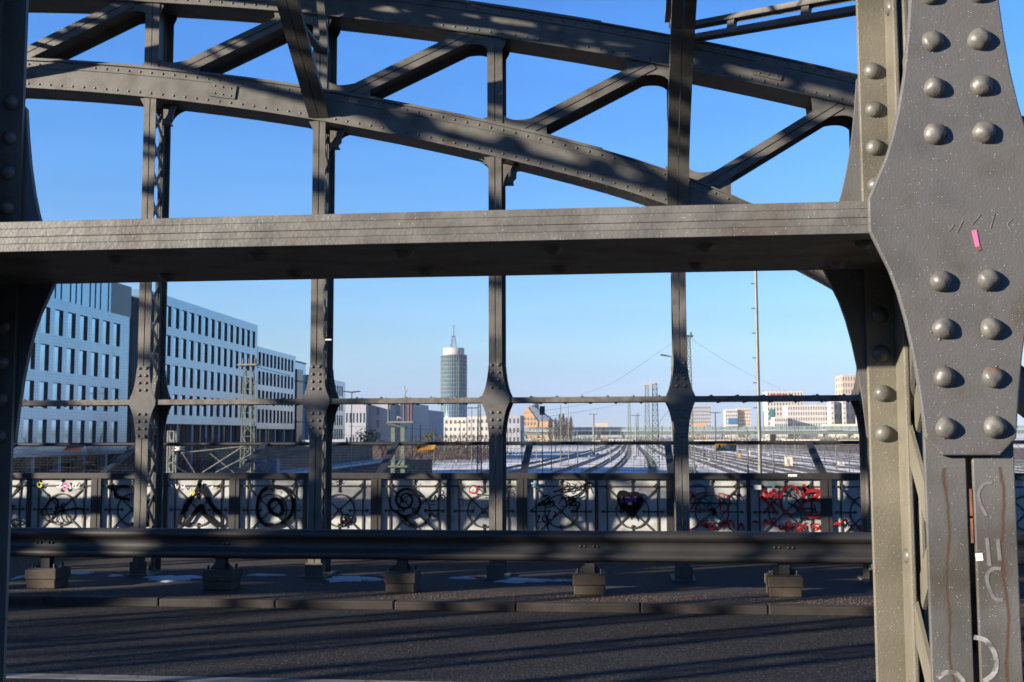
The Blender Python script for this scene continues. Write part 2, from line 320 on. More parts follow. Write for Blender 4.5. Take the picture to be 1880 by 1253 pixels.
def chord(root,zt,zb,name,lip=.035):
    n=84; xs=[CR-7.15*S+14.3*S*i/n for i in range(n+1)]
    m=MB()
    def strip(y0,y1,fa,fb):
        vs=[];
        for x in xs: vs+=[(x,y0,fb(x)),(x,y1,fb(x)),(x,y1,fa(x)),(x,y0,fa(x))]
        fs=[(0,1,2,3),(4*n+3,4*n+2,4*n+1,4*n)]
        for i in range(n):
            a=4*i;b=4*i+4
            for k in range(4): fs.append((a+k,b+k,b+(k+1)%4,a+(k+1)%4))
        m.add(vs,fs)
    y0,y1=YN,YN+DEP
    strip(y0,y0+.014,lambda x:zt(x)-.001,lambda x:zb(x)+.001); strip(y1-.014,y1,lambda x:zt(x)-.001,lambda x:zb(x)+.001)
    strip(y0-lip,y1+lip,lambda x:zt(x)+.018,lambda x:zt(x)); strip(y0-.022,y1+.022,lambda x:zb(x),lambda x:zb(x)-.014)
    for a,b in((y0-.011,y0-.0005),(y1+.0005,y1+.011)):
        strip(a,b,lambda x:zt(x)-.0015,lambda x:zt(x)-.085); strip(a,b,lambda x:zb(x)+.075,lambda x:zb(x)+.0015)
    # extra cover plates ending in steps, bolted splices
    for a,b in((.18,.44),(.5,.83)):
        xa=[x for x in xs if a<(x-xs[0])/(xs[-1]-xs[0])<b]; 
        for x1,x2 in zip(xa,xa[1:]): m.bar((x1,y0+DEP/2,zt(x1)+.026),(x2,y0+DEP/2,zt(x2)+.026),DEP+.06,.014)
    o=m.build(name,PAINT,root,ORG)
    rv=MB(); x=xs[0]+.1
    while x<xs[-1]-.1:
        for z in(zt(x)-.045,zb(x)+.038): rv.dome((x,y0-.011,z),(0,-1,0),.015,n=8,rings=3)
        rv.dome((x+.06,y0+.03,zb(x+.06)-.014),(0,0,-1),.014,n=6,rings=2); rv.dome((x+.06,y1-.03,zb(x+.06)-.014),(0,0,-1),.014,n=6,rings=2)
        x+=.142
    rv.build('rivet_rows',RIV,o,fix=False).location=-Vector(ORG)
    for k in range(-11,1):
        xx=X0+k*S+random.uniform(.8,1.3); q=MB()
        q.bar((xx-.16,y0-.014,(zt(xx-.16)+zb(xx-.16))/2),(xx+.16,y0-.014,(zt(xx+.16)+zb(xx+.16))/2),.006,zt(xx)-zb(xx)-.18)
        for i in range(3):
            for j in(-1,1): q.dome((xx-.1+.1*i,y0-.017,(zt(xx)+zb(xx))/2+.045*j-(.1*i-.1)*.2),(0,-1,0),.014,n=8,rings=3)
        if k%3==0: q.build('splice_plate',PAINT,o).location=-Vector(ORG)
    return o
def arc_fillet(cx,cz,r,a0,a1,n=8): return [(cx+r*math.cos(a0+(a1-a0)*i/n),cz+r*math.sin(a0+(a1-a0)*i/n)) for i in range(n+1)]
ORG=(CR,YN,ZV)
def make_truss():
    root=empty('arch_truss',ORG)
    chord(root,lowtop,lowbot,'lower_chord'); chord(root,uptop,upbot,'upper_chord')
    # tie bar: stacked flat plates
    tb=MB(); xa,xb=X0-12*S+.05,X0+2*S-.05
    for i,(dy,h) in enumerate(((.002,.0155),(.0034,.0135),(.0024,.016),(.0036,.0145))):
        z=ZT-.031+sum((.0155,.0135,.016,.0145)[:i])
        tb.box((xa,YN+dy,z+.0002),(xb,YN+DEP-dy,z+h-.0002))
    t=tb.build('tie_bar',TIE,root,ORG,bevel=.0009)
    rv=MB(); x=xa+.13
    while x<xb:
        if abs((x-X0)/S-round((x-X0)/S))>.085:
            for y in(YN+.09,YN+DEP-.12): rv.dome((x,y,ZT+.028),(0,0,1),.021,.018,n=10,rings=3); rv.dome((x+.09,y,ZT-.029),(0,0,-1),.021,.017,n=10,rings=3)
        x+=.29
    rv.build('rivet_rows',RIV,t,fix=False).location=-Vector(ORG)
    for k in range(-12,3):
        X=X0+k*S
        zl=lowbot(X)-.014; hero=(k==0)
        if abs(k+5)<=6:
            # ---- column below the lower chord
            m=MB(); flange(m,X,YN,1,ZV-.02,zl); mbk=m if not hero else MB(); flange(mbk,X,YN+DEP,-1,ZV-.02,zl)
            m.box((X-.13,YN-.05,ZV-.01),(X+.13,YN+DEP+.05,ZV+.025))     # foot plate
            m.box((X-.10,YN-.02,ZV+.02),(X+.10,YN+.0,ZV+.17)); 
            col=m.build('column',FLG if hero else PAINT,root,ORG,bevel=.002 if hero else 0)
            if hero: mbk.build('back_flange',COLB,col,bevel=.003).location=-Vector(ORG)
            lc=MB(); z=ZV+.2; i=0; ya,yb=YN+.055,YN+DEP-.055
            while z+.36<zl-.02:
                if abs(z+.18-ZT)>.20:
                    lc.bar((X-.0065,ya,z),(X-.0065,yb,z+.36),.008,.052,side=(1,0,0)) if False else None
                    a=Vector((X-.007,ya,z)); b=Vector((X-.007,yb,z+.36)); lc.bar(a,b,.055,.008,side=(1,0,0))
                    a=Vector((X+.007,yb,z)); b=Vector((X+.007,ya,z+.36)); lc.bar(a,b,.055,.008,side=(1,0,0))
                z+=.36
            lc.build('lacing',COLB if hero else PAINT,col).location=-Vector(ORG)
            # tie gussets front and back
            for side,(ya,yb,ny) in enumerate(((YN-.014,YN-.0008,-1),(YN+DEP+.0008,YN+DEP+.014,1))):
                p=MB().prism([(X+a,ZT+b) for a,b in PROF],ya,yb)
                rows=[.142,.226,.311,.397]
                gp=None
                if hero and side==0:
                    gp=p.build('gusset_plate',PAINTG,root,ORG,bevel=.003)
                    for s in(-1,1):
                        for sx in(-1,1):
                            for q in rows:
                                if s>0 or True:
                                    rnd=random.Random(int(q*1000)+sx*7+s*3); mb=MB().dome((X+sx*.0405+rnd.uniform(-.0015,.0015),ya,ZT+s*q+(.021 if s<0 else 0)+rnd.uniform(-.0015,.0015)),(rnd.uniform(-.1,.1),-1,rnd.uniform(-.1,.1)),.0193+rnd.uniform(-.0008,.001),.0158+rnd.uniform(-.002,.0015),n=32,rings=10)
                                    f1,f2=rnd.uniform(0,6),rnd.uniform(0,6); mb.v=[(x+.0005*math.sin(z*190+f1),y_+.0007*math.sin(x*230+z*170+f2),z+.0005*math.sin(x*210+f2)) for x,y_,z in mb.v]
                                    for bb in range(3):
                                        t0=rnd.uniform(0,6.28); mb.dome((X+sx*.0405+.0195*math.cos(t0),ya,ZT+s*q+(.021 if s<0 else 0)+.0195*math.sin(t0)),(0,-1,0),rnd.uniform(.0012,.0028),rnd.uniform(.001,.002),n=6,rings=2)
                                    mb.build('rivet',RIV,gp,fix=False).location=-Vector(ORG)
                else:
                    for s in(-1,1):
                        for sx in(-1,1):
                            for q in rows: p.dome((X+sx*.0405,ya if ny<0 else yb,ZT+s*q),(0,ny,0),.0195,.015,n=10,rings=3)
                    gp=p.build('gusset_plate',PAINTG,root,ORG)
                # rivets on inner faces of back flange, seen from the footpath
                if side==1:
                    q2=MB(); 
                    for s in(-1,1):
                        for sx in(-1,1):
                            for q in rows: q2.dome((X+sx*.045,YN+DEP-.011,ZT+s*q+.01),(0,-1,0),.0185,.0155,n=20 if hero else 8,rings=6 if hero else 3)
                    zz=ZV+.3
                    while zz<zl:
                        if abs(zz-ZT)>.42: q2.dome((X-.0165,YN+DEP-.055,zz),(-1,0,0),.016,.008,n=14,rings=4)
                        zz+=.09 if abs(zz%1)<.1 else .27
                    q2.build('rivet_rows',RIV,col,fix=False).location=-Vector(ORG)
            # web gusset between the flanges at the tie (plane across the bridge)
            MB().prism([(YN+.012,ZT+.34),(YN+.07,ZT+.34),(YN+.16,ZT+.04),(YN+DEP-.16,ZT+.04),(YN+DEP-.07,ZT+.34),(YN+DEP-.012,ZT+.34),
                        (YN+DEP-.012,ZT-.34),(YN+DEP-.07,ZT-.34),(YN+DEP-.16,ZT-.04),(YN+.16,ZT-.04),(YN+.07,ZT-.34),(YN+.012,ZT-.34)],X-.0045,X+.0045,'X').build('web_plate',PAINT,col).location=-Vector(ORG)
            # knees under the chord
            m=MB()
            for sx,rk in((1,.30),(-1,.17)):
                xe=X+sx*.07; sl=(lowbot(X+sx*(.07+rk))-lowbot(xe))
                pts=[(xe,zl+.0),(xe,zl-rk*1.05)]
                for i in range(1,9):
                    t=i/8*math.pi/2; pts.append((xe+sx*rk*(1-math.cos(t)),zl-.0+sl*(1-math.cos(t))-rk*1.05*(1-math.sin(t))))
                m.prism(pts,YN+DEP-.03,YN+DEP-.016); m.prism(pts,YN+DEP*.5,YN+DEP*.5+.012)
            m.build('knee_plate',PAINT,root,ORG)
            m=MB(); 
            m.prism([(X+.09,zl-.29),(X+.20,zl-.29),(X+.205,zl-.26),(X+.235,zl-.235),(X+.24,zl-.15),(X+.275,zl-.07),(X+.20,zl-.06),(X+.17,zl-.12),(X+.165,zl-.2),(X+.11,zl-.25)],YN+DEP*.5-.09,YN+DEP*.5-.075)
            m.box((X+.10,YN+DEP*.5-.075,zl-.3),(X+.2,YN+DEP*.5,zl-.28))
            m.dome((X+.2,YN+DEP*.5-.09,zl-.25),(0,-1,0),.014,n=8,rings=3); m.dome((X+.2,YN+DEP*.5-.09,zl-.15),(0,-1,0),.014,n=8,rings=3)
            m.build('angle_bracket',CONC if False else PAINT,root,ORG)
            m=MB(); m.prism([(X-.075,zl-.25),(X-.078,zl-.1),(X-.13,zl-.0),(X-.06,zl-.002),(X-.06,zl-.25)],YN+.013,YN+.024); m.build('knee_plate',PAINT,root,ORG)
        # ---- vertical strut between the chords
        if abs(k+5)<=7:
            m=MB(); a,b=lowtop(X)+.02,upbot(X)-.016
            flange(m,X,YN+.006,1,a,b,gap=.009,wd=.088); flange(m,X,YN+DEP-.006,-1,a,b,gap=.009,wd=.088)
            m.box((X-.004,YN+.09,a),(X+.004,YN+DEP-.09,b)); m.build('vertical_strut',PAINT,root,ORG)
            # node plates with curved throats
            sdir=1 if k>=-5 else -1
            for ya,yb in((YN+.018,YN+.03),(YN+DEP-.03,YN+DEP-.018)):
                pl=MB(); 
                def dz(k0,x):
                    xa=X0+k0*S; p1=(xa+sdir*.30,lowtop(xa+sdir*.30)); xb=xa+sdir*S; q1=(xb-sdir*.26,upbot(xb-sdir*.26))
                    return p1[1]+(x-p1[0])*(q1[1]-p1[1])/(q1[0]-p1[0])
                def qb(P0,P1,P2,n=7): return [((1-t)**2*P0[0]+2*t*(1-t)*P1[0]+t*t*P2[0],(1-t)**2*P0[1]+2*t*(1-t)*P1[1]+t*t*P2[1]) for t in [i/n for i in range(n+1)]]
                hv=.085
                L0=[(X-sdir*.13,lowtop(X-sdir*.13)-.02),(X-sdir*.13,lowtop(X-sdir*.13)+.06)]
                if k not in(2,-12):
                    L0+=qb((X+sdir*.088,a+.11),(X+sdir*.20,lowtop(X+sdir*.26)+.07),(X+sdir*.50,dz(k,X+sdir*.50)+hv-.01))
                    L0+=[(X+sdir*.60,dz(k,X+sdir*.60)-hv+.03),(X+sdir*.60,lowtop(X+sdir*.60)-.02)]
                else: L0+=[(X+sdir*.12,lowtop(X)+.06),(X+sdir*.12,lowtop(X)-.02)]
                pl.prism(L0,ya,yb)
                kk=k-sdir
                U0=[(X+sdir*.13,upbot(X+sdir*.13)+.02),(X+sdir*.13,upbot(X+sdir*.13)-.05),(X+sdir*.09,b-.13)]
                if k!=-5:
                    U0+=qb((X-sdir*.09,b-.12),(X-sdir*.17,upbot(X-sdir*.17)-.085),(X-sdir*.42,dz(kk,X-sdir*.42)-hv+.01))
                    U0+=[(X-sdir*.56,dz(kk,X-sdir*.56)+hv-.02),(X-sdir*.58,upbot(X-sdir*.58)+.02)]
                else: U0+=[(X-sdir*.09,b-.13),(X-sdir*.13,upbot(X)+.02)]
                pl.prism(U0,ya,yb)
                for q in(.02,.08,-.06): pl.dome((X+sdir*.0+q,ya,b-.05),(0,-1,0),.014,n=8,rings=3); pl.dome((X+q,ya,a+.05),(0,-1,0),.014,n=8,rings=3)
                pl.dome((X+sdir*.48,ya,lowtop(X+sdir*.48)+.12),(0,-1,0),.014,n=8,rings=3) if k not in(2,-12) else None
                pl.build('node_plate',PAINT,root,ORG)
    # ---- diagonals
    for k in range(-12,2):
        sdir=1 if k>=-5 else -1
        ks=[k] if k!=-5 else [k]
        Xa=X0+k*S if sdir>0 else X0+(k+1)*S
        Xb=Xa+sdir*S
        p=Vector((Xa+sdir*.30,0,lowtop(Xa+sdir*.30)+.0)); q=Vector((Xb-sdir*.26,0,upbot(Xb-sdir*.26)-.0))
        d=(q-p).normalized(); nn=Vector((-d.z,0,d.x)); m=MB()
        for yo,sg in((YN+.006,1),(YN+DEP-.006,-1)):
            for s in(-1,1):
                c0=nn*(.038*s+.004*s); y=Vector((0,yo+sg*.006,0))
                m.bar(p+c0+y,q+c0+y,.011,.072,side=nn)
                c1=nn*(.011*s); y=Vector((0,yo+sg*.045,0))
                m.bar(p+c1+y,q+c1+y,.07,.010,side=nn)
        # lacing inside
        Lg=(q-p).length; n=int(Lg/.3)
        for i in range(n):
            a=p+d*(Lg*i/n)+Vector((0,YN+.08,0)); b=p+d*(Lg*(i+1)/n)+Vector((0,YN+DEP-.08,0))
            pass
        a=(p+q)/2; m.bar(p+Vector((0,YN+DEP/2,0)),q+Vector((0,YN+DEP/2,0)),DEP-.19,.01,side=nn) if False else None
        Y1,Y2=YN+.081,YN+DEP-.081; h=nn*.005
        m.add([p-h+Vector((0,Y1,0)),q-h+Vector((0,Y1,0)),q-h+Vector((0,Y2,0)),p-h+Vector((0,Y2,0)),p+h+Vector((0,Y1,0)),q+h+Vector((0,Y1,0)),q+h+Vector((0,Y2,0)),p+h+Vector((0,Y2,0))],[(0,3,2,1),(4,5,6,7),(0,1,5,4),(1,2,6,5),(2,3,7,6),(3,0,4,7)])
        m.build('diagonal',PAINT,root,ORG)
    return root
near=make_truss()
tag(near,'nearest riveted steel arch truss, its column and thick tie bar framing the view','bridge truss','arch trusses of the bridge')
far=copy_tree(near,(CR,YF,ZV),'riveted steel arch truss standing across the road behind the guardrail')
adj=copy_tree(near,(CR-14*S,YN,ZV),'neighbouring arch truss span at the left edge beyond the near columns')
for o in list(bpy.data.objects):
    if o.parent==far and o.name.startswith('column'):
        pass
# near hero column: paint scribbles, sticker, packing pieces
colh=[o for o in bpy.data.objects if o.parent==near and o.name.startswith('column') and o.data.materials[0]==FLG][0]
gph=[o for o in bpy.data.objects if o.parent==near and o.name.startswith('gusset_plate') and any(c.name.startswith('rivet') for c in o.children)][0]
def smooth(pts,n=6):
    out=[];P=[Vector(p) for p in pts]
    if len(P)<3: return P
    for i in range(len(P)-1):
        a=P[max(i-1,0)];b=P[i];c=P[i+1];d=P[min(i+2,len(P)-1)]
        for k in range(n):
            t=k/n; out.append(.5*((2*b)+(c-a)*t+(2*a-5*b+4*c-d)*t*t+(3*b-a-3*c+d)*t**3))
    out.append(P[-1]); return out
def ribbon(mb,pts,wd,Y,th=.0006,taper=False):
    """flat stroke on the plane Y=const; pts are (x,z)"""
    P=smooth([Vector((p[0],p[1])) for p in pts]); n=len(P); vs=[]
    for i,p in enumerate(P):
        d=P[min(i+1,n-1)]-P[max(i-1,0)]; d.normalize() if d.length>0 else None
        nn=Vector((-d.y,d.x)); k=wd/2*(1 if not taper else (.35+.65*math.sin(math.pi*min(1,max(0,(i+1)/n)))))
        for s in(-1,1):
            q=p+nn*k*s; vs.append((q.x,Y,q.y)); vs.append((q.x,Y+th,q.y))
    fs=[]
    for i in range(n-1):
        a=4*i;b=a+4; fs+=[(a,b,b+2,a+2),(a+1,a+3,b+3,b+1),(a,a+1,b+1,b),(a+2,b+2,b+3,a+3)]
    fs+=[(0,2,3,1),(4*n-4,4*n-3,4*n-1,4*n-2)]
    mb.add(vs,fs); return mb
def onyp(pts,Y): return [((lambda v:(v.x,v.z))(onY(px,py,Y))) for px,py in pts]
def mark(name,strokes,Y,m,parent,wd):
    b=MB()
    for s in strokes: ribbon(b,onyp(s,Y),wd,Y)
    o=b.build(name,m,parent); o.location=-Vector(ORG); return o
mark('paint_scribble',[[(1822,886),(1806,890),(1797,905),(1800,925),(1812,948)]],YN-.0008,CHALK,colh,.005)
mark('paint_scribble',[[(1812,988),(1817,1040)],[(1832,990),(1836,1030)],[(1838,1045),(1822,1045),(1812,1060),(1818,1085),(1828,1100),(1842,1102)]],YN-.0008,CHALK,colh,.006)
mark('paint_scribble',[[(1722,1246),(1735,1236),(1755,1236),(1770,1253)],[(1788,1170),(1812,1178),(1828,1205),(1826,1235),(1806,1252)]],YN-.0008,mat('faded_white_paint',(.26,.26,.26),.8,0,.5,45,col2=(.09,.09,.09),c2s=50,c2t=(.5,.6)),colh,.008)
b=MB(); ribbon(b,onyp([(1797,1016),(1799,1030)],YN-.001),.012,YN-.001); o=b.build('torn_label',WHITEG,colh); o.location=-Vector(ORG)
b=MB(); b.prism(onyp([(1784,424),(1793,422),(1799,452),(1791,454)],YN-.016),YN-.0155,YN-.0148); o=b.build('pink_sticker',PINKG,gph); o.location=-Vector(ORG)
b=MB(); b.prism(onyp([(1791,454),(1799,452),(1803,458),(1797,461)],YN-.016),YN-.0153,YN-.0147); o=b.build('rust_spot',RUST,gph); o.location=-Vector(ORG)
mark('scratch_mark',[[(1752,412),(1742,425)],[(1768,404),(1757,427)],[(1800,394),(1785,412)],[(1826,392),(1818,420)],[(1858,402),(1850,412),(1856,422)]],YN-.0150,CHALK,gph,.0018)
b=MB(); 
for ya,yb in((898,948),(952,998)):
    p=onyp([(1777,ya),(1785,yb)],YN+.003); b.box((X0-.004,YN+.0035,p[1][1]),(X0+.004,YN+.02,p[0][1]))
o=b.build('packing_strip',RUST,colh,bevel=.001); o.location=-Vector(ORG)
# ---------------------------------------------------------------- cross frames and wind bracing between the trusses
YM=(YN+DEP+YF)/2
def bez(P0,P1,P2,n=14): return [Vector(P0)*(1-t)**2+Vector(P1)*2*t*(1-t)+Vector(P2)*t*t for t in [i/n for i in range(n+1)]]
def cross_frame(k,label):
    X=X0+k*S; zb=lowbot(X)+.02; zt=uptop(X)+(1.25 if k<-2 else .95)
    root=empty('cross_frame',(X,YM,zb)); org=(X,YM,zb)
    for mir in(1,-1):
        def Yc(y): return y if mir>0 else 2*YM-y
        yf=YF-.012
        if k==0: P=[(yf,zb-.02),(11.95,3.75),(9.0,4.75)]
        else: P=[(yf,zb),(yf-1.35,zb+.92),(yf-3.3,zt-.15)]
        c=bez(*[(0,Yc(a),b) for a,b in P])
        m=MB()
        for s in(-1,1):
            for a,b in zip(c,c[1:]):
                m.bar(a+Vector((X+s*.062,0,0)),b+Vector((X+s*.062,0,0)),.115,.012)
                d=(b-a).normalized(); nn=Vector((0,-d.z,d.y)); nn=nn if nn.z>0 else -nn
                m.bar(a+Vector((X+s*.009,0,0))+nn*.05,b+Vector((X+s*.009,0,0))+nn*.05,.01,.09)
                m.bar(a+Vector((X+s*.115,0,0))+nn*.03,b+Vector((X+s*.115,0,0))+nn*.03,.01,.05)
        m.build('curved_brace',PAINT,root,org)
        m=MB(); yh=Yc(yf-.84)
        m.box((X-.055,yh-.03,zt-.1-(.55 if k else .3)),(X+.055,yh+.03,zt-.1)); m.build('hanger',PAINT,root,org)
        zs=upbot(X)-.42
        if k: MB().box((X-.05,min(yh,Yc(yf)),zs-.035),(X+.05,max(yh,Yc(yf)),zs+.0)).build('strut',PAINT,root,org)
        c=bez((X+.06,Yc(yf),zs-.05),(X+.06,Yc(yf-.10),zs+.45),(X+.06,Yc(yf-.8),zt-.1),10); m=MB()
        for a,b in zip(c,c[1:]): m.bar(a,b,.09,.05)
        m.build('curved_knee',PAINT,root,org)
    m=MB(); dp=.62
    for z in(zt,zt-dp): m.box((X-.11,2.3,z-.07),(X+.11,YF+.2,z+.0))
    y=2.5; i=0
    while y<YF:
        a,b=(zt-dp,zt-.05) if i%2 else (zt-.05,zt-dp); m.bar((X,y,a),(X,y+.62,b),.09,.012); m.prism([(y-.16,zt-dp),(y+.16,zt-dp),(y+.06,zt-dp+.16),(y-.06,zt-dp+.16)],X-.01,X+.01,'X'); y+=.62; i+=1
    m.box((X-.05,YF+.05,uptop(X)+.02),(X+.05,YF+.15,zt-.06)); m.box((X-.05,2.2+.1,uptop(X)+.02),(X+.05,2.4,zt-.06))
    m.build('cross_beam',PAINT,root,org)
    return tag(root,label,'cross frame','cross frames between the arches')
cross_frame(0,'dark curved cross brace dropping onto the fourth column of the far truss')
cross_frame(-2,'dark slanting cross brace ending at the second column of the far truss')
for k in(-4,-6,-8,-10): cross_frame(k,'overhead cross frame left of the picture spanning the road')
def wind(k,mir,label,back=False):
    X=X0+k*S; p=Vector((X+.08,YF-.05,uptop(X)+.035)); Xe=X+2*S*(-1 if back else 1); q=Vector((Xe,YM,uptop(Xe)+(.05 if k==0 and not mir and not back else 1.0)))
    if mir: p.y=2*YM-p.y
    m=MB(); d=(q-p).normalized(); L=(q-p).length
    root=empty('wind_brace',p)
    for dz in(-.075,.075): m=MB(); m.bar(p+Vector((0,0,dz)),q+Vector((0,0,dz)),.10,.055); m.bar(p+Vector((0,0,dz+.0))+Vector((.045,.0,-.03)),q+Vector((.045,0,dz-.03)),.01,.05); m.build('flange_bar',PAINT,root,p)
    m=MB()
    i=.8
    while i<L: m.bar(p+d*i-d*.05,p+d*i+d*.05,.05,.15); i+=1.05
    m.build('batten',PAINT,root,p)
    return tag(root,label,'wind brace','wind braces over the road')
wind(0,False,'pale twin-bar wind brace rising right from the far arch at upper right')
for k in(-2,-4,-6): wind(k,False,'overhead wind brace above the road beyond the picture top'); 
for k in(-4,-6,-8,-10): wind(k,True,'overhead wind brace above the road beyond the picture top')
for k in(-2,-4,-6,-8,-10):
    for mr in(False,True): wind(k,mr,'overhead wind brace above the road beyond the picture top',True)
# ---------------------------------------------------------------- guardrail
YG=11.40
gr=empty('guardrail',(0,YG,ZV)); org=(0,YG,ZV)
zt,zb=-.992,-1.306
prof=[(YG+.06,zt),(YG+.02,zt-.006),(YG-.03,zt-.03),(YG-.035,zt-.06),(YG-.02,zt-.085),(YG+.035,zt-.105),(YG+.045,zt-.15),(YG+.045,zt-.17),(YG+.035,zt-.209),(YG-.02,zt-.229),(YG-.035,zt-.254),(YG-.03,zt-.284),(YG+.02,zt-.308),(YG+.06,zb)]
ys=onY(700,1000,YG).x
for xa,xb,dy in((-60,ys,0),(ys-.16,30,-.004)):
    m=MB(); n=len(prof)
    for off in(0,.004):
        m.add([(x,y+off+dy,z) for x in(xa,xb) for y,z in prof],[(i,i+1,n+i+1,n+i) for i in range(n-1)],True)
    m.build('rail_beam',GALV,gr,org)
GX=[onY(px,1000,YG+.1).x for px in(87,403,737,1078,1438)]; gx0=GX[3]; sp_=(GX[4]-GX[0])/4
posts=[GX[0]+sp_*i for i in range(-4,8)]
for i,X in enumerate(posts):
    m=MB(); m.box((X-.05,YG+.06,-1.44),(X+.05,YG+.075,zt-.02)); m.box((X-.05,YG+.16,-1.44),(X+.05,YG+.175,zt-.02)); m.box((X-.006,YG+.075,-1.44),(X+.006,YG+.16,zt-.02))
    m.box((X-.15,YG+.0,-1.432),(X+.15,YG+.26,-1.42)); m.prism([(X-.13,-1.42),(X-.05,-1.33),(X+.05,-1.33),(X+.13,-1.42)],YG+.11,YG+.12)
    for sx in(-1,1):
        for yy in(.04,.22): m.tube([(X+sx*.12,YG+yy,-1.42),(X+sx*.12,YG+yy,-1.375)],.014,6)
    m.build('post',DIRON,gr,org)
    m=MB()
    for dx in(-.09,-.045,.09,.045):
        m.dome((X+dx+.0,YG+.045,zt-.157),(0,-1,0),.018,.014,n=8,rings=2)
    m.build('bolt_row',DIRON,gr,org)
tag(gr,'long dark steel crash barrier running along the far kerb','guardrail')
for i,X in enumerate(posts[2:10]):
    rn=random.Random(i); m=MB(); w=.168+rn.uniform(-.008,.008)
    m.box((X-w,YG-.03,-1.535),(X+w,YG+.30,-1.433))
    m.box((X-w+.012,YG-.015,-1.632),(X+w-.014,YG+.28,-1.536))
    o=m.build('concrete_block',CONC,None,(X,YG+.1,ZV),bevel=.01)
    lab=['second block beyond the left frame edge','block just beyond the left frame edge','leftmost concrete block under the guardrail, fully in shade','concrete block under the guardrail between first and second far columns','shaded concrete block under the guardrail between second and third far columns','concrete block under the guardrail between third and fourth far columns, half sunlit','rightmost concrete block under the guardrail, tapered and sunlit','concrete block hidden behind the near column'][i]
    tag(o,lab,'concrete block','concrete blocks carrying the guardrail')
# ---------------------------------------------------------------- parapet railing with milky panels
YR=15.62; ZTR=-.552
rl=empty('parapet_railing',(X0,YR,ZV)); org=(X0,YR,ZV)
MB().box((-40,YR-.06,ZTR-.085),(22,YR+.06,ZTR)).build('top_rail',DIRON,rl,org,bevel=.006)
MB().box((-40,YR-.04,-1.52),(22,YR+.04,-1.46)).build('bottom_rail',DIRON,rl,org)
panels=[]
for k in range(-6,4):
    X=X0+k*S
    m=MB(); m.box((X-.075,YR-.055,ZV),(X+.075,YR+.055,ZTR-.0855)); m.box((X-.02,YR-.062,ZV),(X+.02,YR-.055,ZTR-.09)); m.build('post',DIRON,rl,org)
    m=MB(); m.box((X+S/2-.026,YR-.05,-1.46),(X+S/2+.026,YR+.04,ZTR-.0855)); m.build('thin_post',DIRON,rl,org)
    for a,b in((X+.077,X+S/2-.028),(X+S/2+.028,X+S-.077)):
        p=MB().box((a,YR-.004,-1.459),(b,YR+.004,ZTR-.087)).build('glass_panel',PANEL,rl,org); panels.append((a,b,p))
        c=(a+b)/2; zc=-1.085; y0,y1=YR-.022,YR-.006; m=MB(); yy=(y0+y1)/2
        def fl(p,q,w=.022): m.bar((p[0],yy,p[1]),(q[0],yy,q[1]),.014,w*.85,side=Vector((-(q[1]-p[1]),0,q[0]-p[0])).normalized())
        N=26; rad=.228
        for i in range(N):
            t0,t1=2*math.pi*i/N,2*math.pi*(i+1)/N; fl((c+rad*math.cos(t0),zc+rad*math.sin(t0)),(c+rad*math.cos(t1),zc+rad*math.sin(t1)),.024)
        zt2,zb2=ZTR-.088,-1.459
        for sx in(-1,1):
            fl((c+sx*.35,zb2),(c+sx*.35,zt2),.026)
            fl((c+sx*.16,zc),(c+sx*.41,zc),.022); m.dome((c+sx*.16,yy+.001,zc),(0,-1,0),.024,n=8); m.dome((c+sx*.41,yy+.001,zc),(0,-1,0),.024,n=8)
            for sz in(-1,1):
                fl((c,zc),(c+sx*.385,zc+sz*.355),.022)
            # small quarter brackets in the upper corners
            fl((c+sx*.35,-.70),(c+sx*.30,-.738),.03); fl((c+sx*.35,-.775),(c+sx*.30,-.738),.03)
        fl((a,-.738),(b,-.738),.024); fl((c,-.66),(c,-.80),.018); m.dome((c,yy+.001,-.665),(0,-1,0),.024,n=8); m.dome((c,yy+.001,-.81),(0,-1,0),.02,n=8)
        fl((c,-1.459),(c,-1.30),.018); m.dome((c,yy,-1.29),(0,-1,0),.024,n=8); m.dome((c,yy+.0,zc),(0,-1,0),.036,n=10)
        m.build('ironwork',ORN,p,org)
tag(rl,'long ornamental iron parapet with milky panels covered in graffiti','railing')
YP=YR-.036
nr=empty('parapet_railing',(X0,-.72,ZV)); orn=(X0,-.72,ZV)
MB().box((-40,-.78,ZTR-.085),(22,-.66,ZTR)).build('top_rail',DIRON,nr,orn)
MB().box((-40,-.724,-1.5),(22,-.716,ZTR-.087)).build('glass_panel',PANEL,nr,orn)
for k in range(-18,10): MB().box((X0+k*S-.075,-.775,ZV),(X0+k*S+.075,-.725,ZTR-.0855)).build('post',DIRON,nr,orn)
tag(nr,'iron parapet behind the camera, outside the picture','railing')
def L_(p,ox): return [(ox+a/3.357,840+b/3.357) for a,b in p]
def panel_at(px):
    X=onY(px,940,YP).x
    return min(panels,key=lambda q:abs((q[0]+q[1])/2-X))[2]
def graf(ox,strokes,m,wpx,taper=True):
    groups={}
    for s in strokes:
        pts=L_(s,ox); cxp=sum(p[0] for p in pts)/len(pts); groups.setdefault(panel_at(cxp).name,[]).append(pts)
    graf.n-=.0009
    for nm,ss in groups.items():
        b=MB(); Yq=YP+graf.n
        for pts in ss: ribbon(b,onyp(pts,Yq),wpx*(1.35 if wpx<4 else 1.15)*YP/FPX,Yq,taper=taper)
        o=b.build('graffiti',m,bpy.data.objects[nm],org)
graf.n=0
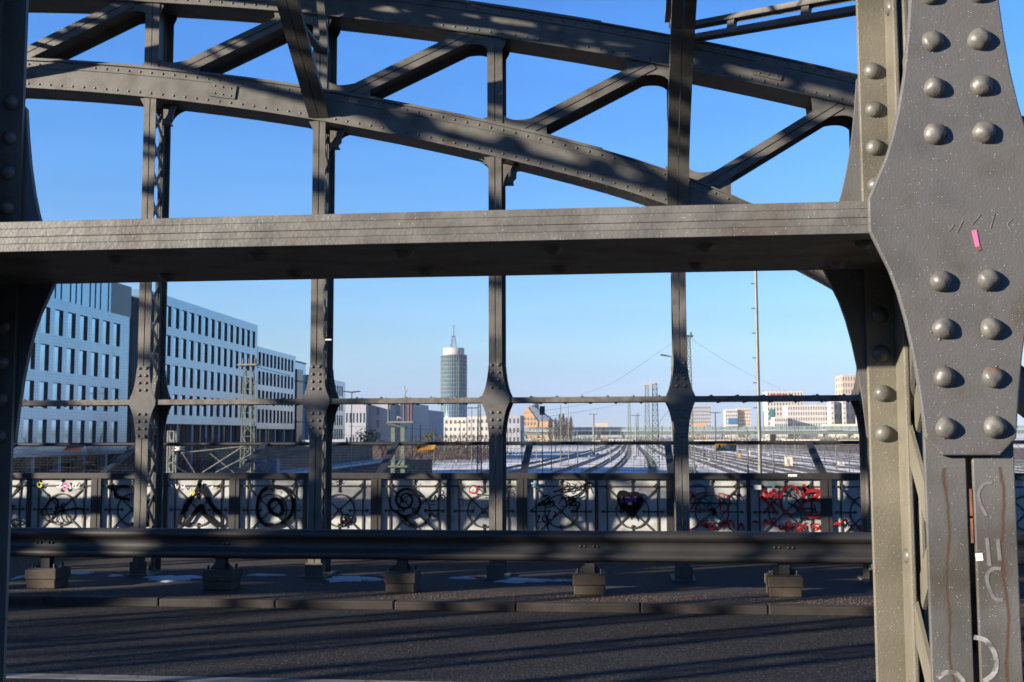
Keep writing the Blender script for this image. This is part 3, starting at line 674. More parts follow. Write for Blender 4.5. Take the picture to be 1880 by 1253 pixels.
# left crop (ox=0)
graf(0,[[(70,180),(110,185),(85,215)],[(60,270),(75,300),(95,300)],[(60,400),(95,385),(125,400),(100,415),(70,430)],[(155,440),(185,415)]],BLACKG,3)
graf(0,[[(260,360),(250,340),(290,290),(330,252),(355,270),(350,320),(320,380),(350,400),(370,370)],[(262,350),(330,350),(380,330),(440,320),(500,315),(517,340),(505,375)],[(255,330),(280,380),(320,405)],[(412,290),(390,285),(378,300),(395,325),(380,360),(400,395),(430,400)],[(340,300),(345,330),(325,335)]],BLACKG,2.6)
graf(0,[[(265,215),(258,240),(270,252),(280,232),(268,215)]],TEALG,2)
graf(0,[[(235,155),(230,175),(248,182),(255,165),(240,152)],[(255,165),(268,150)]],YELG,2)
graf(0,[[(345,165),(380,155),(365,180),(345,182)],[(425,160),(440,190),(460,150),(470,190),(495,160)],[(370,190),(400,175),(430,190)],[(440,185),(480,195)]],WHITEG,2)
graf(0,[[(388,165),(405,155),(415,175),(400,200),(388,185),(395,165)]],PINKG,3)
graf(0,[[(665,180),(690,200),(690,175),(665,185)],[(800,182),(740,180),(708,205),(712,240),(750,250),(800,262)],[(905,265),(925,300),(920,370),(905,425),(895,390)]],BLACKG,5,False)
graf(0,[[(1230,155),(1215,200),(1150,300),(1115,370),(1110,405),(1150,410),(1195,350),(1240,298),(1262,350),(1310,400),(1355,420),(1372,395),(1360,360),(1300,290),(1250,200),(1225,160)]],BLACKG,7,False)
graf(0,[[(1170,225),(1195,215),(1185,235)]],YELG,3)
graf(0,[[(1055,170),(1065,190)],[(1080,165),(1090,190),(1100,170)],[(1115,175),(1125,190),(1140,170)],[(1300,185),(1330,170)]],WHITEG,1.8)
graf(0,[[(1215,240),(1235,250),(1220,258)],[(1315,175),(1335,178)]],BLACKG,3)
graf(0,[[(1660,185),(1615,210),(1588,280),(1590,350),(1620,405),(1680,425),(1750,400),(1795,350),(1808,280),(1780,220),(1730,185),(1665,180)],[(1690,255),(1660,280),(1660,320),(1690,350),(1725,355),(1740,330),(1735,290),(1710,260),(1680,258)]],BLACKG,6,False)
graf(0,[[(1830,290),(1850,300),(1840,330),(1820,320)],[(1835,350),(1850,380),(1870,360)]],CHALK,1.6)
# middle crop (ox=540)
graf(540,[[(225,160),(245,165)],[(255,155),(275,150)]],BLACKG,2)
graf(540,[[(300,350),(292,385),(310,400),(335,385),(335,360),(310,352)],[(315,365),(320,395)],[(295,395),(297,430)]],BLACKG,7)
graf(540,[[(572,205),(585,270),(605,320),(650,350),(710,365),(750,345),(775,300),(770,250),(735,210),(690,195),(645,215),(628,255),(640,295),(680,315),(715,300),(728,260),(705,225),(670,230),(655,260),(680,275),(700,258)]],BLACKG,3.6)
graf(540,[[(600,320),(640,345),(690,380),(720,410),(745,440)],[(690,370),(690,405)],[(700,350),(710,375)]],BLACKG,5)
graf(540,[[(830,240),(850,245),(835,265),(860,270),(870,235),(885,262),(895,240),(925,235),(925,260),(905,265)],[(800,320),(850,330),(895,320)],[(820,345),(835,365),(850,345),(865,365),(895,345)],[(840,290),(880,290)],[(870,190),(885,210),(868,225)]],BLACKG,1.8)
graf(540,[[(1080,200),(1090,180),(1115,175),(1130,190),(1128,215),(1105,222),(1082,212),(1082,195)]],REDG,2.6)
graf(540,[[(1088,205),(1104,186),(1120,206)]],WHITEG,2)
graf(540,[[(1005,285),(1030,260),(1045,290),(1020,300)],[(1020,240),(1050,265),(1080,270)],[(1090,340),(1092,380)],[(1110,300),(1112,360)],[(1140,240),(1180,235)],[(1305,200),(1330,195),(1355,210),(1330,230),(1358,250),(1340,270)],[(1300,300),(1330,320)],[(1310,170),(1345,165)]],CHALK,1.5)
graf(540,[[(1300,240),(1320,255),(1300,280)],[(1320,180),(1350,185)],[(1335,215),(1360,225),(1350,265)]],BLACKG,1.3)
graf(540,[[(1460,160),(1500,165),(1470,178)],[(1490,175),(1530,190)],[(1575,200),(1590,210)]],BLUEG,4)
graf(540,[[(1640,150),(1655,190),(1600,215),(1690,180),(1650,165)],[(1670,150),(1700,170),(1680,215),(1660,180)],[(1745,160),(1730,185),(1760,195),(1770,165),(1745,150)],[(1790,145),(1830,160),(1790,170),(1805,215),(1775,150)],[(1600,210),(1700,195),(1790,180)]],BLACKG,1.8)
graf(540,[[(1630,290),(1660,240),(1680,300),(1640,300)],[(1690,240),(1700,310)],[(1680,270),(1730,250),(1690,320)],[(1740,260),(1700,290),(1750,300)],[(1725,270),(1760,285),(1735,330),(1700,330)],[(1650,255),(1740,235),(1775,205)],[(1690,260),(1740,270)]],BLACKG,2.2)
graf(540,[[(1510,260),(1550,235),(1570,250),(1500,290),(1600,270)],[(1455,330),(1500,300),(1560,290),(1600,270),(1595,300),(1550,310)],[(1520,290),(1540,270),(1545,300)],[(1555,280),(1580,270),(1575,300)],[(1455,332),(1500,340)]],BLACKG,2)
graf(540,[[(1495,370),(1515,360),(1500,400),(1530,395)],[(1540,355),(1530,385),(1550,400),(1558,365),(1540,358)],[(1570,345),(1560,380),(1590,385)],[(1600,330),(1615,350),(1590,370)],[(1570,395),(1560,430),(1575,450)]],BLACKG,2)
# faint buffed-over scribbles and drips that belong to the same dirty panels
rnp=random.Random(44); FAINT=mat('faded_tag',(.2,.2,.21),.7,0,.3,20); FAINTD=mat('faded_dark_tag',(.1,.1,.105),.7,0,.3,20)
for a_,b_,p_ in panels:
    for q in range(4):
        x_=rnp.uniform(a_+.12,b_-.25); z_=rnp.uniform(-1.38,-.75); pts=[(x_,z_)]; n_=rnp.randint(5,9)
        for t in range(n_): pts.append((pts[-1][0]+rnp.uniform(-.035,.06),pts[-1][1]+rnp.uniform(-.06,.06)))
        bb=MB(); ribbon(bb,[(min(max(x,a_+.02),b_-.02),min(max(z,-1.44),-.66)) for x,z in pts],rnp.uniform(.005,.012),YR-.0052,taper=True); bb.build('faded_mark',rnp.choice((FAINT,FAINTD)),p_,org)
    bb=MB()
    for q in range(5):
        x_=rnp.uniform(a_+.05,b_-.05); z_=rnp.uniform(-1.2,-.7); l_=rnp.uniform(.04,.2); ribbon(bb,[(x_,z_),(x_+.002,z_-l_)],.004,YR-.0050)
    bb.build('drip_marks',FAINTD,p_,org)
# heart
hp=[(360,238),(345,212),(315,203),(288,210),(276,240),(283,280),(300,310),(320,325),(345,345),(358,370),(378,374),(392,355),(410,330),(430,300),(440,265),(430,232),(405,213),(380,213),(362,236)]
hb=MB(); hx=smooth([Vector(p) for p in onyp(L_(hp,1050),YP-.02)],4); hb.prism([(v.x,v.y) for v in hx[:-1]],YP-.021,YP-.0203)
for a,b in(((300,300),(306,345)),((335,330),(338,350)),((365,365),(372,385)),((320,325),(318,340))): ribbon(hb,onyp(L_([a,b],1050),YP-.021),.02,YP-.0209)
hb.build('heart_graffiti',BLACKG,panel_at(1160),org)
graf.n=-.0225
graf(1050,[[(306,240),(306,272),(322,272)],[(330,250),(332,272),(348,268),(348,248),(330,248)],[(356,246),(366,272),(376,246)],[(402,246),(386,246),(388,272),(404,272)],[(388,259),(400,259)]],PURPG,2)
graf(1050,[[(345,288),(355,280),(368,288),(345,290)]],WHITEG,1.6)
graf.n=-.01
# right crop (ox=1050): dense red and teal writing
graf(1050,[[(725,190),(760,170),(800,172),(830,200),(810,240),(770,260)],[(790,250),(830,230),(860,250),(840,300),(800,320),(780,290),(800,260)],[(830,370),(870,350),(900,380),(930,360)],[(760,270),(800,250),(840,270),(870,320)],[(800,380),(850,385),(830,420)],[(880,390),(905,410),(920,385)]],TEALG,3)
graf(1050,[[(722,200),(760,260),(745,300),(725,330)],[(728,255),(770,230),(820,215),(860,225)],[(740,310),(790,325),(850,330),(875,310),(860,345)],[(905,225),(915,290),(915,345)],[(905,222),(945,230),(972,265),(965,310),(935,345),(905,352)],[(725,270),(760,200)]],REDG,2.6)
graf(1050,[[(722,285),(800,282),(900,285),(1015,287)],[(985,230),(1045,240)],[(1000,215),(1030,260)],[(1040,225),(1010,250)]],BLACKG,2.2)
graf(1050,[[(845,320),(870,325),(885,345),(860,350)]],BLACKG,5)
graf(1050,[[(765,440),(790,400),(820,395),(830,440)],[(800,420),(850,410)],[(850,400),(835,430),(870,435),(870,405),(850,398)],[(900,440),(930,400),(985,395),(1000,440)],[(930,430),(960,435)],[(1020,450),(1045,410),(1062,452)],[(725,452),(760,430)],[(960,400),(975,440)]],REDG,4)
graf(1050,[[(1160,235),(1200,255),(1190,205),(1225,240),(1245,200),(1262,250),(1230,290),(1270,350)],[(1230,290),(1180,345)],[(1165,240),(1215,290)],[(1390,225),(1380,190),(1340,180),(1300,210),(1285,260),(1300,320),(1345,355),(1390,340),(1400,300)]],REDG,4.6,False)
graf(1050,[[(1432,165),(1428,220),(1425,290)],[(1430,215),(1480,205),(1528,210),(1510,240),(1470,262),(1425,268)],[(1470,262),(1530,265),(1552,300),(1545,345),(1500,365),(1450,355),(1418,320),(1420,290)],[(1418,190),(1450,200)]],REDG,5.5,False)
graf(1050,[[(1330,215),(1350,235),(1340,250)],[(1420,320),(1470,315),(1500,325),(1490,285)],[(1380,370),(1420,375),(1465,378)],[(1330,280),(1370,300),(1400,330)],[(1235,250),(1260,290)]],BLACKG,2.4)
graf(1050,[[(1365,355),(1400,340),(1440,360)],[(1385,370),(1410,345),(1425,375)],[(1400,385),(1405,350)]],TEALG,2)
graf(1050,[[(1112,400),(1135,395),(1150,410)],[(1185,430),(1190,385),(1215,410),(1250,375),(1252,430)],[(1280,410),(1283,440),(1300,440),(1302,412)],[(1290,395),(1296,396)],[(1320,455),(1322,405),(1345,402),(1345,425),(1322,432),(1348,455)],[(1385,410),(1385,450),(1410,445),(1415,420),(1385,408)],[(1440,410),(1442,450)],[(1432,408),(1460,406)],[(1530,412),(1495,415),(1495,430),(1525,440),(1490,455)]],REDG,3.4)
graf(1050,[[(1612,415),(1640,405),(1650,430)],[(1648,410),(1690,385),(1692,430)],[(1700,420),(1740,418)],[(1722,420),(1725,455)],[(1800,420),(1765,425),(1765,440),(1795,445),(1770,458)]],REDG,3.2)
graf(1050,[[(1700,235),(1735,265),(1762,290)],[(1735,270),(1765,250)]],ORN,3)
graf(1050,[[(1660,205),(1700,210),(1725,225)],[(1215,170),(1240,172),(1238,188)]],BLUEG,4)
b=MB(); b.prism(onyp(L_([(1118,170),(1166,172),(1166,200),(1118,198)],1050),YP-.02),YP-.0215,YP-.021); b.build('white_sticker',WHITEG,panel_at(1390),org)
# small stickers on the handrail
for px,m_,w_ in((1338,REDG,.02),(1455,WHITEG,.06)):
    v=onY(px,873,YR-.061); MB().box((v.x-w_,YR-.0622,v.z-.018),(v.x+w_,YR-.0605,v.z+.014)).build('handrail_sticker',m_,rl,org)
# ---------------------------------------------------------------- outward safety screen with warning signs
YO,ZO=16.95,-.147
sc=empty('safety_screen',(X0,YR+.06,ZTR)); org2=(X0,YR+.06,ZTR)
MB().tube([(-40,YO,ZO),(22,YO,ZO)],.028,8).build('outer_bar',DIRON,sc,org2)
for k in range(-6,4):
    X=X0+k*S; xo=[0,0][0]
    MB().bar((X,YR+.06,ZTR-.06),(X,YO-.02,ZO-.005),.10,.05).build('strut',GALV,sc,org2)
m=MB(); x=-16
while x<6: m.bar((x,YR+.075,ZTR-.05),(x,YO,ZO),.0035,.0035); x+=.105
for i in range(1,12):
    t=i/12; m.bar((-16,YR+.075+(YO-YR-.075)*t,ZTR-.05+(ZO-ZTR+.05)*t),(6,YR+.075+(YO-YR-.075)*t,ZTR-.05+(ZO-ZTR+.05)*t),.003,.003)
tag(m.build('wire_mesh',DIRON,sc,org2))
tag(sc,'dark outward-leaning wire screen fixed beyond the parapet handrail','safety screen')
def on_screen(px,py):
    # intersection of a photo ray with the sloping screen plane
    a=Vector((0,YR+.075,ZTR-.05)); b=Vector((0,YO,ZO)); n=Vector((0,-(b-a).z,(b-a).y)).normalized()
    v=ray(px,py); t=a.dot(n)/v.dot(n); return v*t,n
def sign(quad,m,label,marks=True,white=False):
    P=[on_screen(*q)[0] for q in quad]; n=on_screen(*quad[0])[1]; c=sum(P,Vector())/4
    root=empty('warning_sign',c)
    vs=[p+n*.012 for p in P]+[p+n*.016 for p in P]
    MB().add(vs,[(0,1,2,3),(7,6,5,4)]+[(i,(i+1)%4,4+(i+1)%4,4+i) for i in range(4)]).build('plate',m,root,c)
    if marks:
        e1=P[1]-P[0]; e2=P[3]-P[0]
        def q(u,v): return P[0]+e1*u+e2*v+n*.018
        b=MB(); bolt=[(.17,.12),(.10,.55),(.17,.5),(.12,.9),(.25,.38),(.18,.42),(.24,.12)]
        for up in(0,.001): b.add([q(u,v)+n*up for u,v in bolt],[tuple(range(7))])
        b.build('lightning_mark',BLACKG,root,c,fix=False)
        b=MB()
        for v in(.3,.5,.7): b.add([q(.45,v),q(.85,v),q(.85,v+.06),q(.45,v+.06)],[(0,1,2,3)])
        if not white: b.build('text_lines',BRN,root,c,fix=False)
        else: MB().add([q(.40,.3),q(.62,.3),q(.68,.75),q(.46,.75)],[(0,1,2,3)]).build('white_patch',WHITEG,root,c,fix=False)
    return tag(root,label,'warning sign','high-voltage warning signs on the screen')
sign([(766,819),(800,819),(796,832),(758,832)],YEL,'yellow lightning warning plate on the screen between second and third far columns')
sign([(1313,817),(1352,817),(1352,830),(1315,830)],YEL,'yellow lightning warning plate with a white patch right of the fourth far column',white=True)
sign([(127,818),(158,818),(145,832),(112,832)],BRN,'reddish-brown plate on the screen left of the first far column',marks=False)
sign([(268,818),(306,818),(292,832),(262,832)],YEL,'yellow plate on the screen behind the first far column',marks=False)
# ---------------------------------------------------------------- buildings
def grid_wall(mb,O,ex,ey,W,zb,zt,xs,zs,t):
    """wall slab with real openings: O corner, ex along, ey inward"""
    def bx(x0,x1,z0,z1):
        if x1-x0<1e-4 or z1-z0<1e-4:return
        P=[O+ex*a+ey*b+Vector((0,0,c)) for c in(z0,z1) for a,b in((x0,0),(x1,0),(x1,t),(x0,t))]
        mb.add(P,[(0,3,2,1),(4,5,6,7),(0,1,5,4),(1,2,6,5),(2,3,7,6),(3,0,4,7)])
    zs=sorted(zs); z=zb
    for a,b in zs:
        bx(0,W,z,a); z=b; x=0
        for c,d in xs: bx(x,c,a,b); x=d
        bx(x,W,a,b)
    bx(0,W,z,zt)
def building(name,label,cat,O,ang,W,D,zb,zt,faces,wall,glass=DKW,core=None,frame=None,extra=None,t=.3,group=None,wname='window'):
    """local frame: x along the front, y into the block. faces: list of (side,xs,zs)"""
    root=empty(name,(O[0],O[1],zb),ang); g=Vector((0,0,zb))
    wl=MB(); used={f[0]:f for f in faces}
    sides={'front':(Vector((0,0,0)),Vector((1,0,0)),Vector((0,1,0)),W),'left':(Vector((0,D,0)),Vector((0,-1,0)),Vector((1,0,0)),D),'right':(Vector((W,0,0)),Vector((0,1,0)),Vector((-1,0,0)),D)}
    for sname,(o,ex,ey,L) in sides.items():
        xs,zs=(used[sname][1],used[sname][2]) if sname in used else ([],[])
        if sname!='front': # butt between front and back slabs
            o=o+ex*(t if sname=='right' else 0); L=L-t; xs=[(a-(t if sname=='right' else 0),b-(t if sname=='right' else 0)) for a,b in xs]
        grid_wall(wl,o,ex,ey,L,zb,zt-.2,xs,zs,t)
    wl.box((0,0,zt-.2),(W,D,zt)); wl.box((t,D-t,zb),(W-t,D,zt-.2))
    wl.build('wall',wall,root,g)
    wl=MB().box((t+.35,t+.35,zb),(W-t-.35,D-t-.35,zt-.25)); wl.build('interior',core or JAMB,root,g)
    cache={}
    for sname,xs,zs in faces:
        o,ex,ey,L=sides[sname]
        for c,d in xs:
            for a,b in zs:
                key=(sname,round(d-c,3),round(b-a,3))
                P=o+ex*c+Vector((0,0,a-zb))
                if key not in cache:
                    m=MB(); w_,h_=d-c,b-a
                    def bx(x0,x1,y0,y1,z0,z1):
                        Q=[ex*u+ey*v+Vector((0,0,q)) for q in(z0,z1) for u,v in((x0,y0),(x1,y0),(x1,y1),(x0,y1))]
                        m.add(Q,[(0,3,2,1),(4,5,6,7),(0,1,5,4),(1,2,6,5),(2,3,7,6),(3,0,4,7)])
                    e=.004
                    bx(e,w_-e,t*.86,t*.93,e,h_-e)
                    ob=m.build(wname,glass,root); cache[key]=ob
                    if frame:
                        m=MB(); f=.035
                        bx(w_-f,w_-.003,.02,t*.85,e,h_-e)     # far reveal lining
                        bx(.003,f,.02,t*.85,e,h_-e)
                        bx(f,w_-f,.05,t*.85,h_-f,h_-.003)
                        m.build('reveal',frame,ob)
                    refresh()
                else:
                    ob=dup(cache[key],root)
                ob.location=P
    if extra: extra(root,g)
    return tag(root,label,cat,group)
def reps(s0,per,w,n): return [(s0+i*per,s0+i*per+w) for i in range(n)]
# left office row: facades run away from the bridge along direction (-.034,1)
ANG=math.atan2(1,-.034)                     # local x axis points along the facade away from us
fdir=Vector((-.034,1,0)).normalized()
A0=onY(232,700,117.0); A0=Vector((A0.x,A0.y,0))
def spx(px):   # distance along the facade line from the corner at px
    v=ray(px,800); # solve A0+fdir*s = v*t (xy)
    det=fdir.x*(-v.y)-fdir.y*(-v.x); dx,dy=-A0.x,-A0.y
    return (dx*(-v.y)-dy*(-v.x))/det
# front of building() has local y pointing inward: for x along +fdir inward must be -X side => y = rot90(x) = (-1,-.034): correct
def facade(name,label,pa,pb,zb,zt,rows,per,w,h,extra=None,off=0,D=16,first=.7,trim=.6,group='office blocks on the left'):
    sa,sb=spx(pa),spx(pb); W=sb-sa; n=int((W-first-trim)/per+.25)
    o=A0+fdir*sa+Vector((-fdir.y,fdir.x,0))*off
    return building(name,label,'office building',(o.x,o.y),ANG,W,D,zb,zt,[('front',reps(first+.2,per,w,n),[(z-h,z) for z in rows])],SKIN,PANE,JAMB,JAMB,extra,t=.25,group=group)
def pent(W0,zt,h,set_=.0):
    def ex(root,g):
        m=MB().box((0,set_,zt),(W0-4.5,10,zt+h)); m.build('penthouse',LGLASS,root,g)
        m=MB(); m.box((W0-4.49,set_+.1,zt),(W0+1.0,10,zt+h-.05)); m.build('stair_glazing',DGLASS,root,g)
        m=MB()
        x=0
        while x<W0-4.5: m.box((x,set_-.06,zt+.02),(x+.1,set_-.002,zt+h)); x+=1.9 if int(x*7)%2 else 1.2
        m.build('mullion_row',JAMB,root,g)
    return ex
sA=spx(60)
WA=-spx(-60)
facade('office_block','blue-clad office block nearest the bridge at far left with glazed top floor',-60,232.5,-2.0,13.1,[12.1,8.57,5.03,1.5],2.62,1.68,2.5,pent(WA,13.1,3.5),first=.4+((WA-1.6)%2.62),trim=1.2)
# colonnade under block A
def colonnade(name,label,pa,pb,zb,zt,off,colper,glass=DGLASS):
    sa,sb=spx(pa),spx(pb); o=A0+fdir*sa+Vector((-fdir.y,fdir.x,0))*off
    root=empty(name,(o.x,o.y,zb),ANG); g=Vector((0,0,zb)); W=sb-sa
    MB().box((0,2.2,zb),(W,14,zt-.01)).build('shopfront',glass,root,g)
    x=1.
    while x<W: MB().box((x,.4,zb),(x+.6,1.0,zt-.01)).build('pillar',SLATE,root,g); x+=colper
    m=MB(); x=.2
    while x<W: m.box((x,2.1,zb),(x+.12,2.19,zt-.02)); x+=1.6
    m.build('mullion_row',JAMB,root,g)
    return tag(root,label,'ground floor')
colonnade('ground_floor','dark pillared ground floor under the nearest blue office block',-60,232,-8,-2.0,0,5.2)
# dark recessed links
def link(name,label,pa,pb,zb,zt,off,m=DGLASS):
    sa,sb=spx(pa),spx(pb); o=A0+fdir*sa+Vector((-fdir.y,fdir.x,0))*off; root=empty(name,(o.x,o.y,zb),ANG); g=Vector((0,0,zb)); W=sb-sa
    MB().box((.01,0,zb),(W-.01,14,zt)).build('glazing',m,root,g)
    q=MB(); z=zb+3
    while z<zt: q.box((.01,-.12,z),(W-.01,-.002,z+.25)); z+=3.55
    q.build('floor_band',JAMB,root,g); return tag(root,label,'glazed link')
link('glazed_link','dark glazed link between the first two blue office blocks',233,262,-8,16.0,1.5)
facade('office_block','tallest blue-clad office block behind the first far column',262,470,1.35,16.85,[15.7,12.12,8.56,5.0],2.62,1.7,2.55)
colonnade('ground_floor','tall glazed ground floor with pillars under the tallest blue block',262,470,-8,1.34,0,5.2)
facade('office_block','lower blue-clad office block behind the lattice mast',470.5,541,.9,13.6,[12.8,9.85,6.9,3.95],2.1,1.3,2.1,first=.3)
colonnade('ground_floor','dark glazed ground floor under the lower blue block',470.5,541,-8,.89,0,5.2)
link('glazed_link','pale glass-topped link left of the second far column',541.5,566,-8,13.0,.6,LGLASS)
link('glazed_link','narrow dark stair slot beside the lower blue block',542,553,-8,11.4,-.2)
facade('office_block','last blue-clad office block right of the second far column',566.5,633,-1.0,10.9,[9.9,6.9,3.9,1.1],2.0,1.1,2.1,first=.2)
# pale buildings further along the left side
def pxbox(pa,pb,ytop,Y,zb=ZG): a=onY(pa,ytop,Y); b=onY(pb,ytop,Y); return a,b
def simple(name,label,cat,pa,pb,ytop,Y,D,wall,nx,nz,wf=.5,hf=.5,zb=ZG,side=None,glass=DKW,zlow=None,ang=0,extra=None,nside=0,sidepx=None,group=None,t=.35):
    a=onY(pa,ytop,Y); b=onY(pb,ytop,Y); W=b.x-a.x; zt=a.z; lo=zb if zlow is None else zlow
    px_=W/max(nx,1); pz=(zt-.6-lo)/max(nz,1)
    zs=[(lo+pz*(i+(1-hf)/2),lo+pz*(i+(1-hf)/2)+pz*hf) for i in range(nz)]
    faces=[('front',[(px_*(i+(1-wf)/2),px_*(i+(1-wf)/2)+px_*wf) for i in range(nx)],zs)] if nx*nz else []
    if side and nside:
        ps=D/nside; faces.append((side,[(ps*(i+(1-wf)/2),ps*(i+(1-wf)/2)+ps*wf) for i in range(nside)],zs))
    return building(name,label,cat,(a.x,a.y),ang,W,D,zb,zt,faces,wall,glass,DKW,None,extra,t=t,group=group)
simple('warehouse','long pale lavender building front behind the double street lamp',"building",634,672,742,330,60,GREYB,6,2,.5,.4,zlow=-6)
simple('warehouse','pale windowless hall with a white parapet right of the street lamp','building',672,716,741,335,60,GREYB,1,4,.12,.6,zlow=-6)
simple('warehouse','tall white windowless block behind the green switch mast','building',716,735,738,345,50,WHITEB,0,0)
simple('office_block','small pale office building left of the round tower','office building',736,783,753,420,40,GREYB,8,4,.55,.55,zlow=-4)
def tops(root,g): pass
simple('apartment_house','cream apartment row at the foot of the round tower','apartment house',784,856,767,700,30,WHITEB,9,3,.5,.45,zlow=-4)
simple('apartment_house','slightly taller cream apartment house right of the tower foot','apartment house',858,905,765,690,30,WHITEB,6,3,.45,.45,zlow=-4)
simple('apartment_house','grey and white flats right of the third far column','apartment house',926,955,763,640,25,GREYB,4,3,.5,.5,zlow=-6)
# round tower
tc_=onY(833,700,1000); rad=12.0; zt1=onY(833,654,1000).z; zt2=onY(833,640,1000).z
rt=empty('round_tower',(tc_.x,tc_.y,ZG)); g=(tc_.x,tc_.y,ZG)
MB().lathe([(rad-.3,ZG),(rad-.3,zt1),(0.01,zt1)],(tc_.x,tc_.y,0),48).build('glass_wall',TWG,rt,g)
m=MB()
z=ZG
while z<zt1: m.lathe([(rad-.25,z),(rad,z),(rad,z+.5),(rad-.25,z+.5)],(tc_.x,tc_.y,0),48); z+=3.6
for k in range(36):
    t=2*math.pi*k/36; x,y=tc_.x+rad*math.cos(t),tc_.y+rad*math.sin(t); m.bar((x,y,ZG),(x,y,zt1),.35,.35)
m.build('mullion_grid',TWF,rt,g)
MB().lathe([(rad+.2,zt1),(rad+.2,zt1+.8),(rad-2.2,zt1+.8)],(tc_.x,tc_.y,0),48).build('cornice',TWF,rt,g)
MB().lathe([(rad-2.3,zt1),(rad-2.3,zt2),(.01,zt2)],(tc_.x,tc_.y,0),48).build('top_drum',WHITEB,rt,g)
m=MB(); zz=onY(833,617,1000).z; z3=onY(833,597,1000).z
for sx,sy_ in((-1,-1),(1,-1),(1,1),(-1,1)): m.bar((tc_.x+sx*2.4,tc_.y+sy_*2.4,zt2),(tc_.x+sx*1.0,tc_.y+sy_*1.0,zz),.5,.5)
for i in range(6):
    q=i/6; h=zt2+(zz-zt2)*q; a=2.4-1.4*q; m.bar((tc_.x-a,tc_.y-a,h),(tc_.x+a,tc_.y-a,h+1.6),.35,.35); m.bar((tc_.x+a,tc_.y-a,h),(tc_.x-a,tc_.y-a,h+1.6),.35,.35)
    m.box((tc_.x-a-.8,tc_.y-a-.6,h+.4),(tc_.x-a+.3,tc_.y-a+.5,h+1.5)) if i%2 else m.box((tc_.x+a-.3,tc_.y-a-.6,h+.4),(tc_.x+a+.8,tc_.y-a+.5,h+1.5))
m.bar((tc_.x,tc_.y,zz-1),(tc_.x,tc_.y,z3),1.0,1.0); m.build('antenna_mast',SLATE,rt,g)
tag(rt,'round glass office tower with white top drum and antenna','tower')
# ochre hall with gable
YH=1150; q_=YH/640
a=onY(957,776,YH); b=onY(987,776,YH); top=onY(970,748,YH).z; ev=onY(957,764,YH).z
hl=empty('gabled_hall',(a.x,a.y,ZG)); g=(a.x,a.y,ZG); W=b.x-a.x
MB().prism([(a.x,ZG),(b.x,ZG),(b.x,ev-3*q_),((a.x+b.x)/2-q_,top),(a.x,ev)],YH,YH+1).build('gable_wall',OCHRE,hl,g)
MB().box((a.x+.1,YH+1.01,ZG),(b.x+7*q_,YH+50,ev-3.2*q_)).build('side_wall',OCHRE,hl,g)
MB().prism([(b.x-.1,ev-3.1*q_),((a.x+b.x)/2-q_,top),((a.x+b.x)/2+3*q_,top+.1),(b.x+8*q_,ev-2.5*q_),(b.x+8*q_,ev-3.2*q_)],YH+1.02,YH+52).build('slate_roof',SLATE,hl,g)
MB().prism([(a.x-.4,ev-.3),((a.x+b.x)/2-q_,top+.2),((a.x+b.x)/2-q_,top-2.2*q_),(a.x-.4,ev-2.4*q_)],YH+1.02,YH+40).build('red_roof',REDT,hl,g)
cx_=(a.x+b.x)/2+1.5*q_; tz=onY(975,738,YH+25).z
MB().lathe([(5.2,top-6),(5.2,tz-4.5),(6,tz-4.3),(4,tz-1.4),(.1,tz)],(cx_,YH+25,0),12).build('roof_turret',SLATE,hl,g)
for i in range(4):
    for j in range(3):
        x=a.x+W*(.18+.2*i); z=ZG+17+j*5
        if z<ev-3: MB().box((x,YH-.1,z),(x+1.6,YH-.005,z+2.9)).build('window',DKW,hl,g)
tag(hl,'ochre gabled hall with red and slate roofs and a roof turret','hall')
# right-hand buildings
simple('hotel_block','wide grey-tan slab building right of the fourth far column','building',1262,1305,745,1300,36,GREYB,11,8,.6,.45,zlow=-2)
simple('hotel_block','small building with a blue front left of the tall thin pole','building',1332,1354,752,1280,30,WHITEB,6,6,.6,.5,zlow=0)
simple('hotel_block','small beige slab with grey rows just left of the thin pole','building',1354,1377,750,1285,30,TANB,7,7,.6,.4,zlow=0)
simple('low_building','low ochre building behind the far bridge','building',1275,1297,777,1180,12,OCHRE,5,1,.5,.4)
simple('low_building','long low brick building beyond the far bridge at the picture middle','building',1092,1117,777,1350,20,TANB,6,1,.5,.5)
def roofbits(W,zt,n,seed):
    def ex(root,g):
        rn=random.Random(seed)
        for i in range(n):
            x=W*(.1+.8*i/n); h=rn.uniform(1,2.6); MB().box((x,3,zt),(x+W*.1,9,zt+h)).build('roof_plant',GREYB,root,g)
    return ex
def Wd(pa,pb,Y): return onY(pb,700,Y).x-onY(pa,700,Y).x
simple('office_tower','white gridded high block with red letters on its top right of the pole','office building',1408,1474,719,1260,40,WHITEB,12,8,.45,.6,zlow=2,extra=roofbits(Wd(1408,1474,1260),onY(1408,719,1260).z,4,2))
simple('office_block','long white office row with dark windows in front of the high block','office building',1446,1528,744,1200,36,WHITEB,18,5,.5,.55,zlow=0,extra=roofbits(Wd(1446,1528,1200),onY(1446,744,1200).z,3,3))
simple('office_block','low white wing left of the long office row','office building',1422,1446,766,1180,30,WHITEB,6,3,.6,.5,zlow=0)
simple('tower_block','tall tan stone tower left of the near right column','tower',1546,1590,689,1230,40,TANB,9,9,.45,.6,zlow=0,side='left',nside=3)
simple('office_block','dark-clad building between pale stair towers at far right','office building',1529,1580,738,1160,36,GREYB,5,3,.6,.5,zlow=2)
for i,(pa,pb,lb) in enumerate(((1525,1531,'slim pale stair tower right of the long office row'),(1547,1553,'middle pale stair tower in front of the dark-clad building'),(1572,1579,'pale stair tower nearest the near right column'))):
    simple('stair_tower',lb,'tower',pa,pb,735,1150,9.9,WHITEB,1,6,.5,.3,zlow=2,group='stair towers of the dark-clad building')
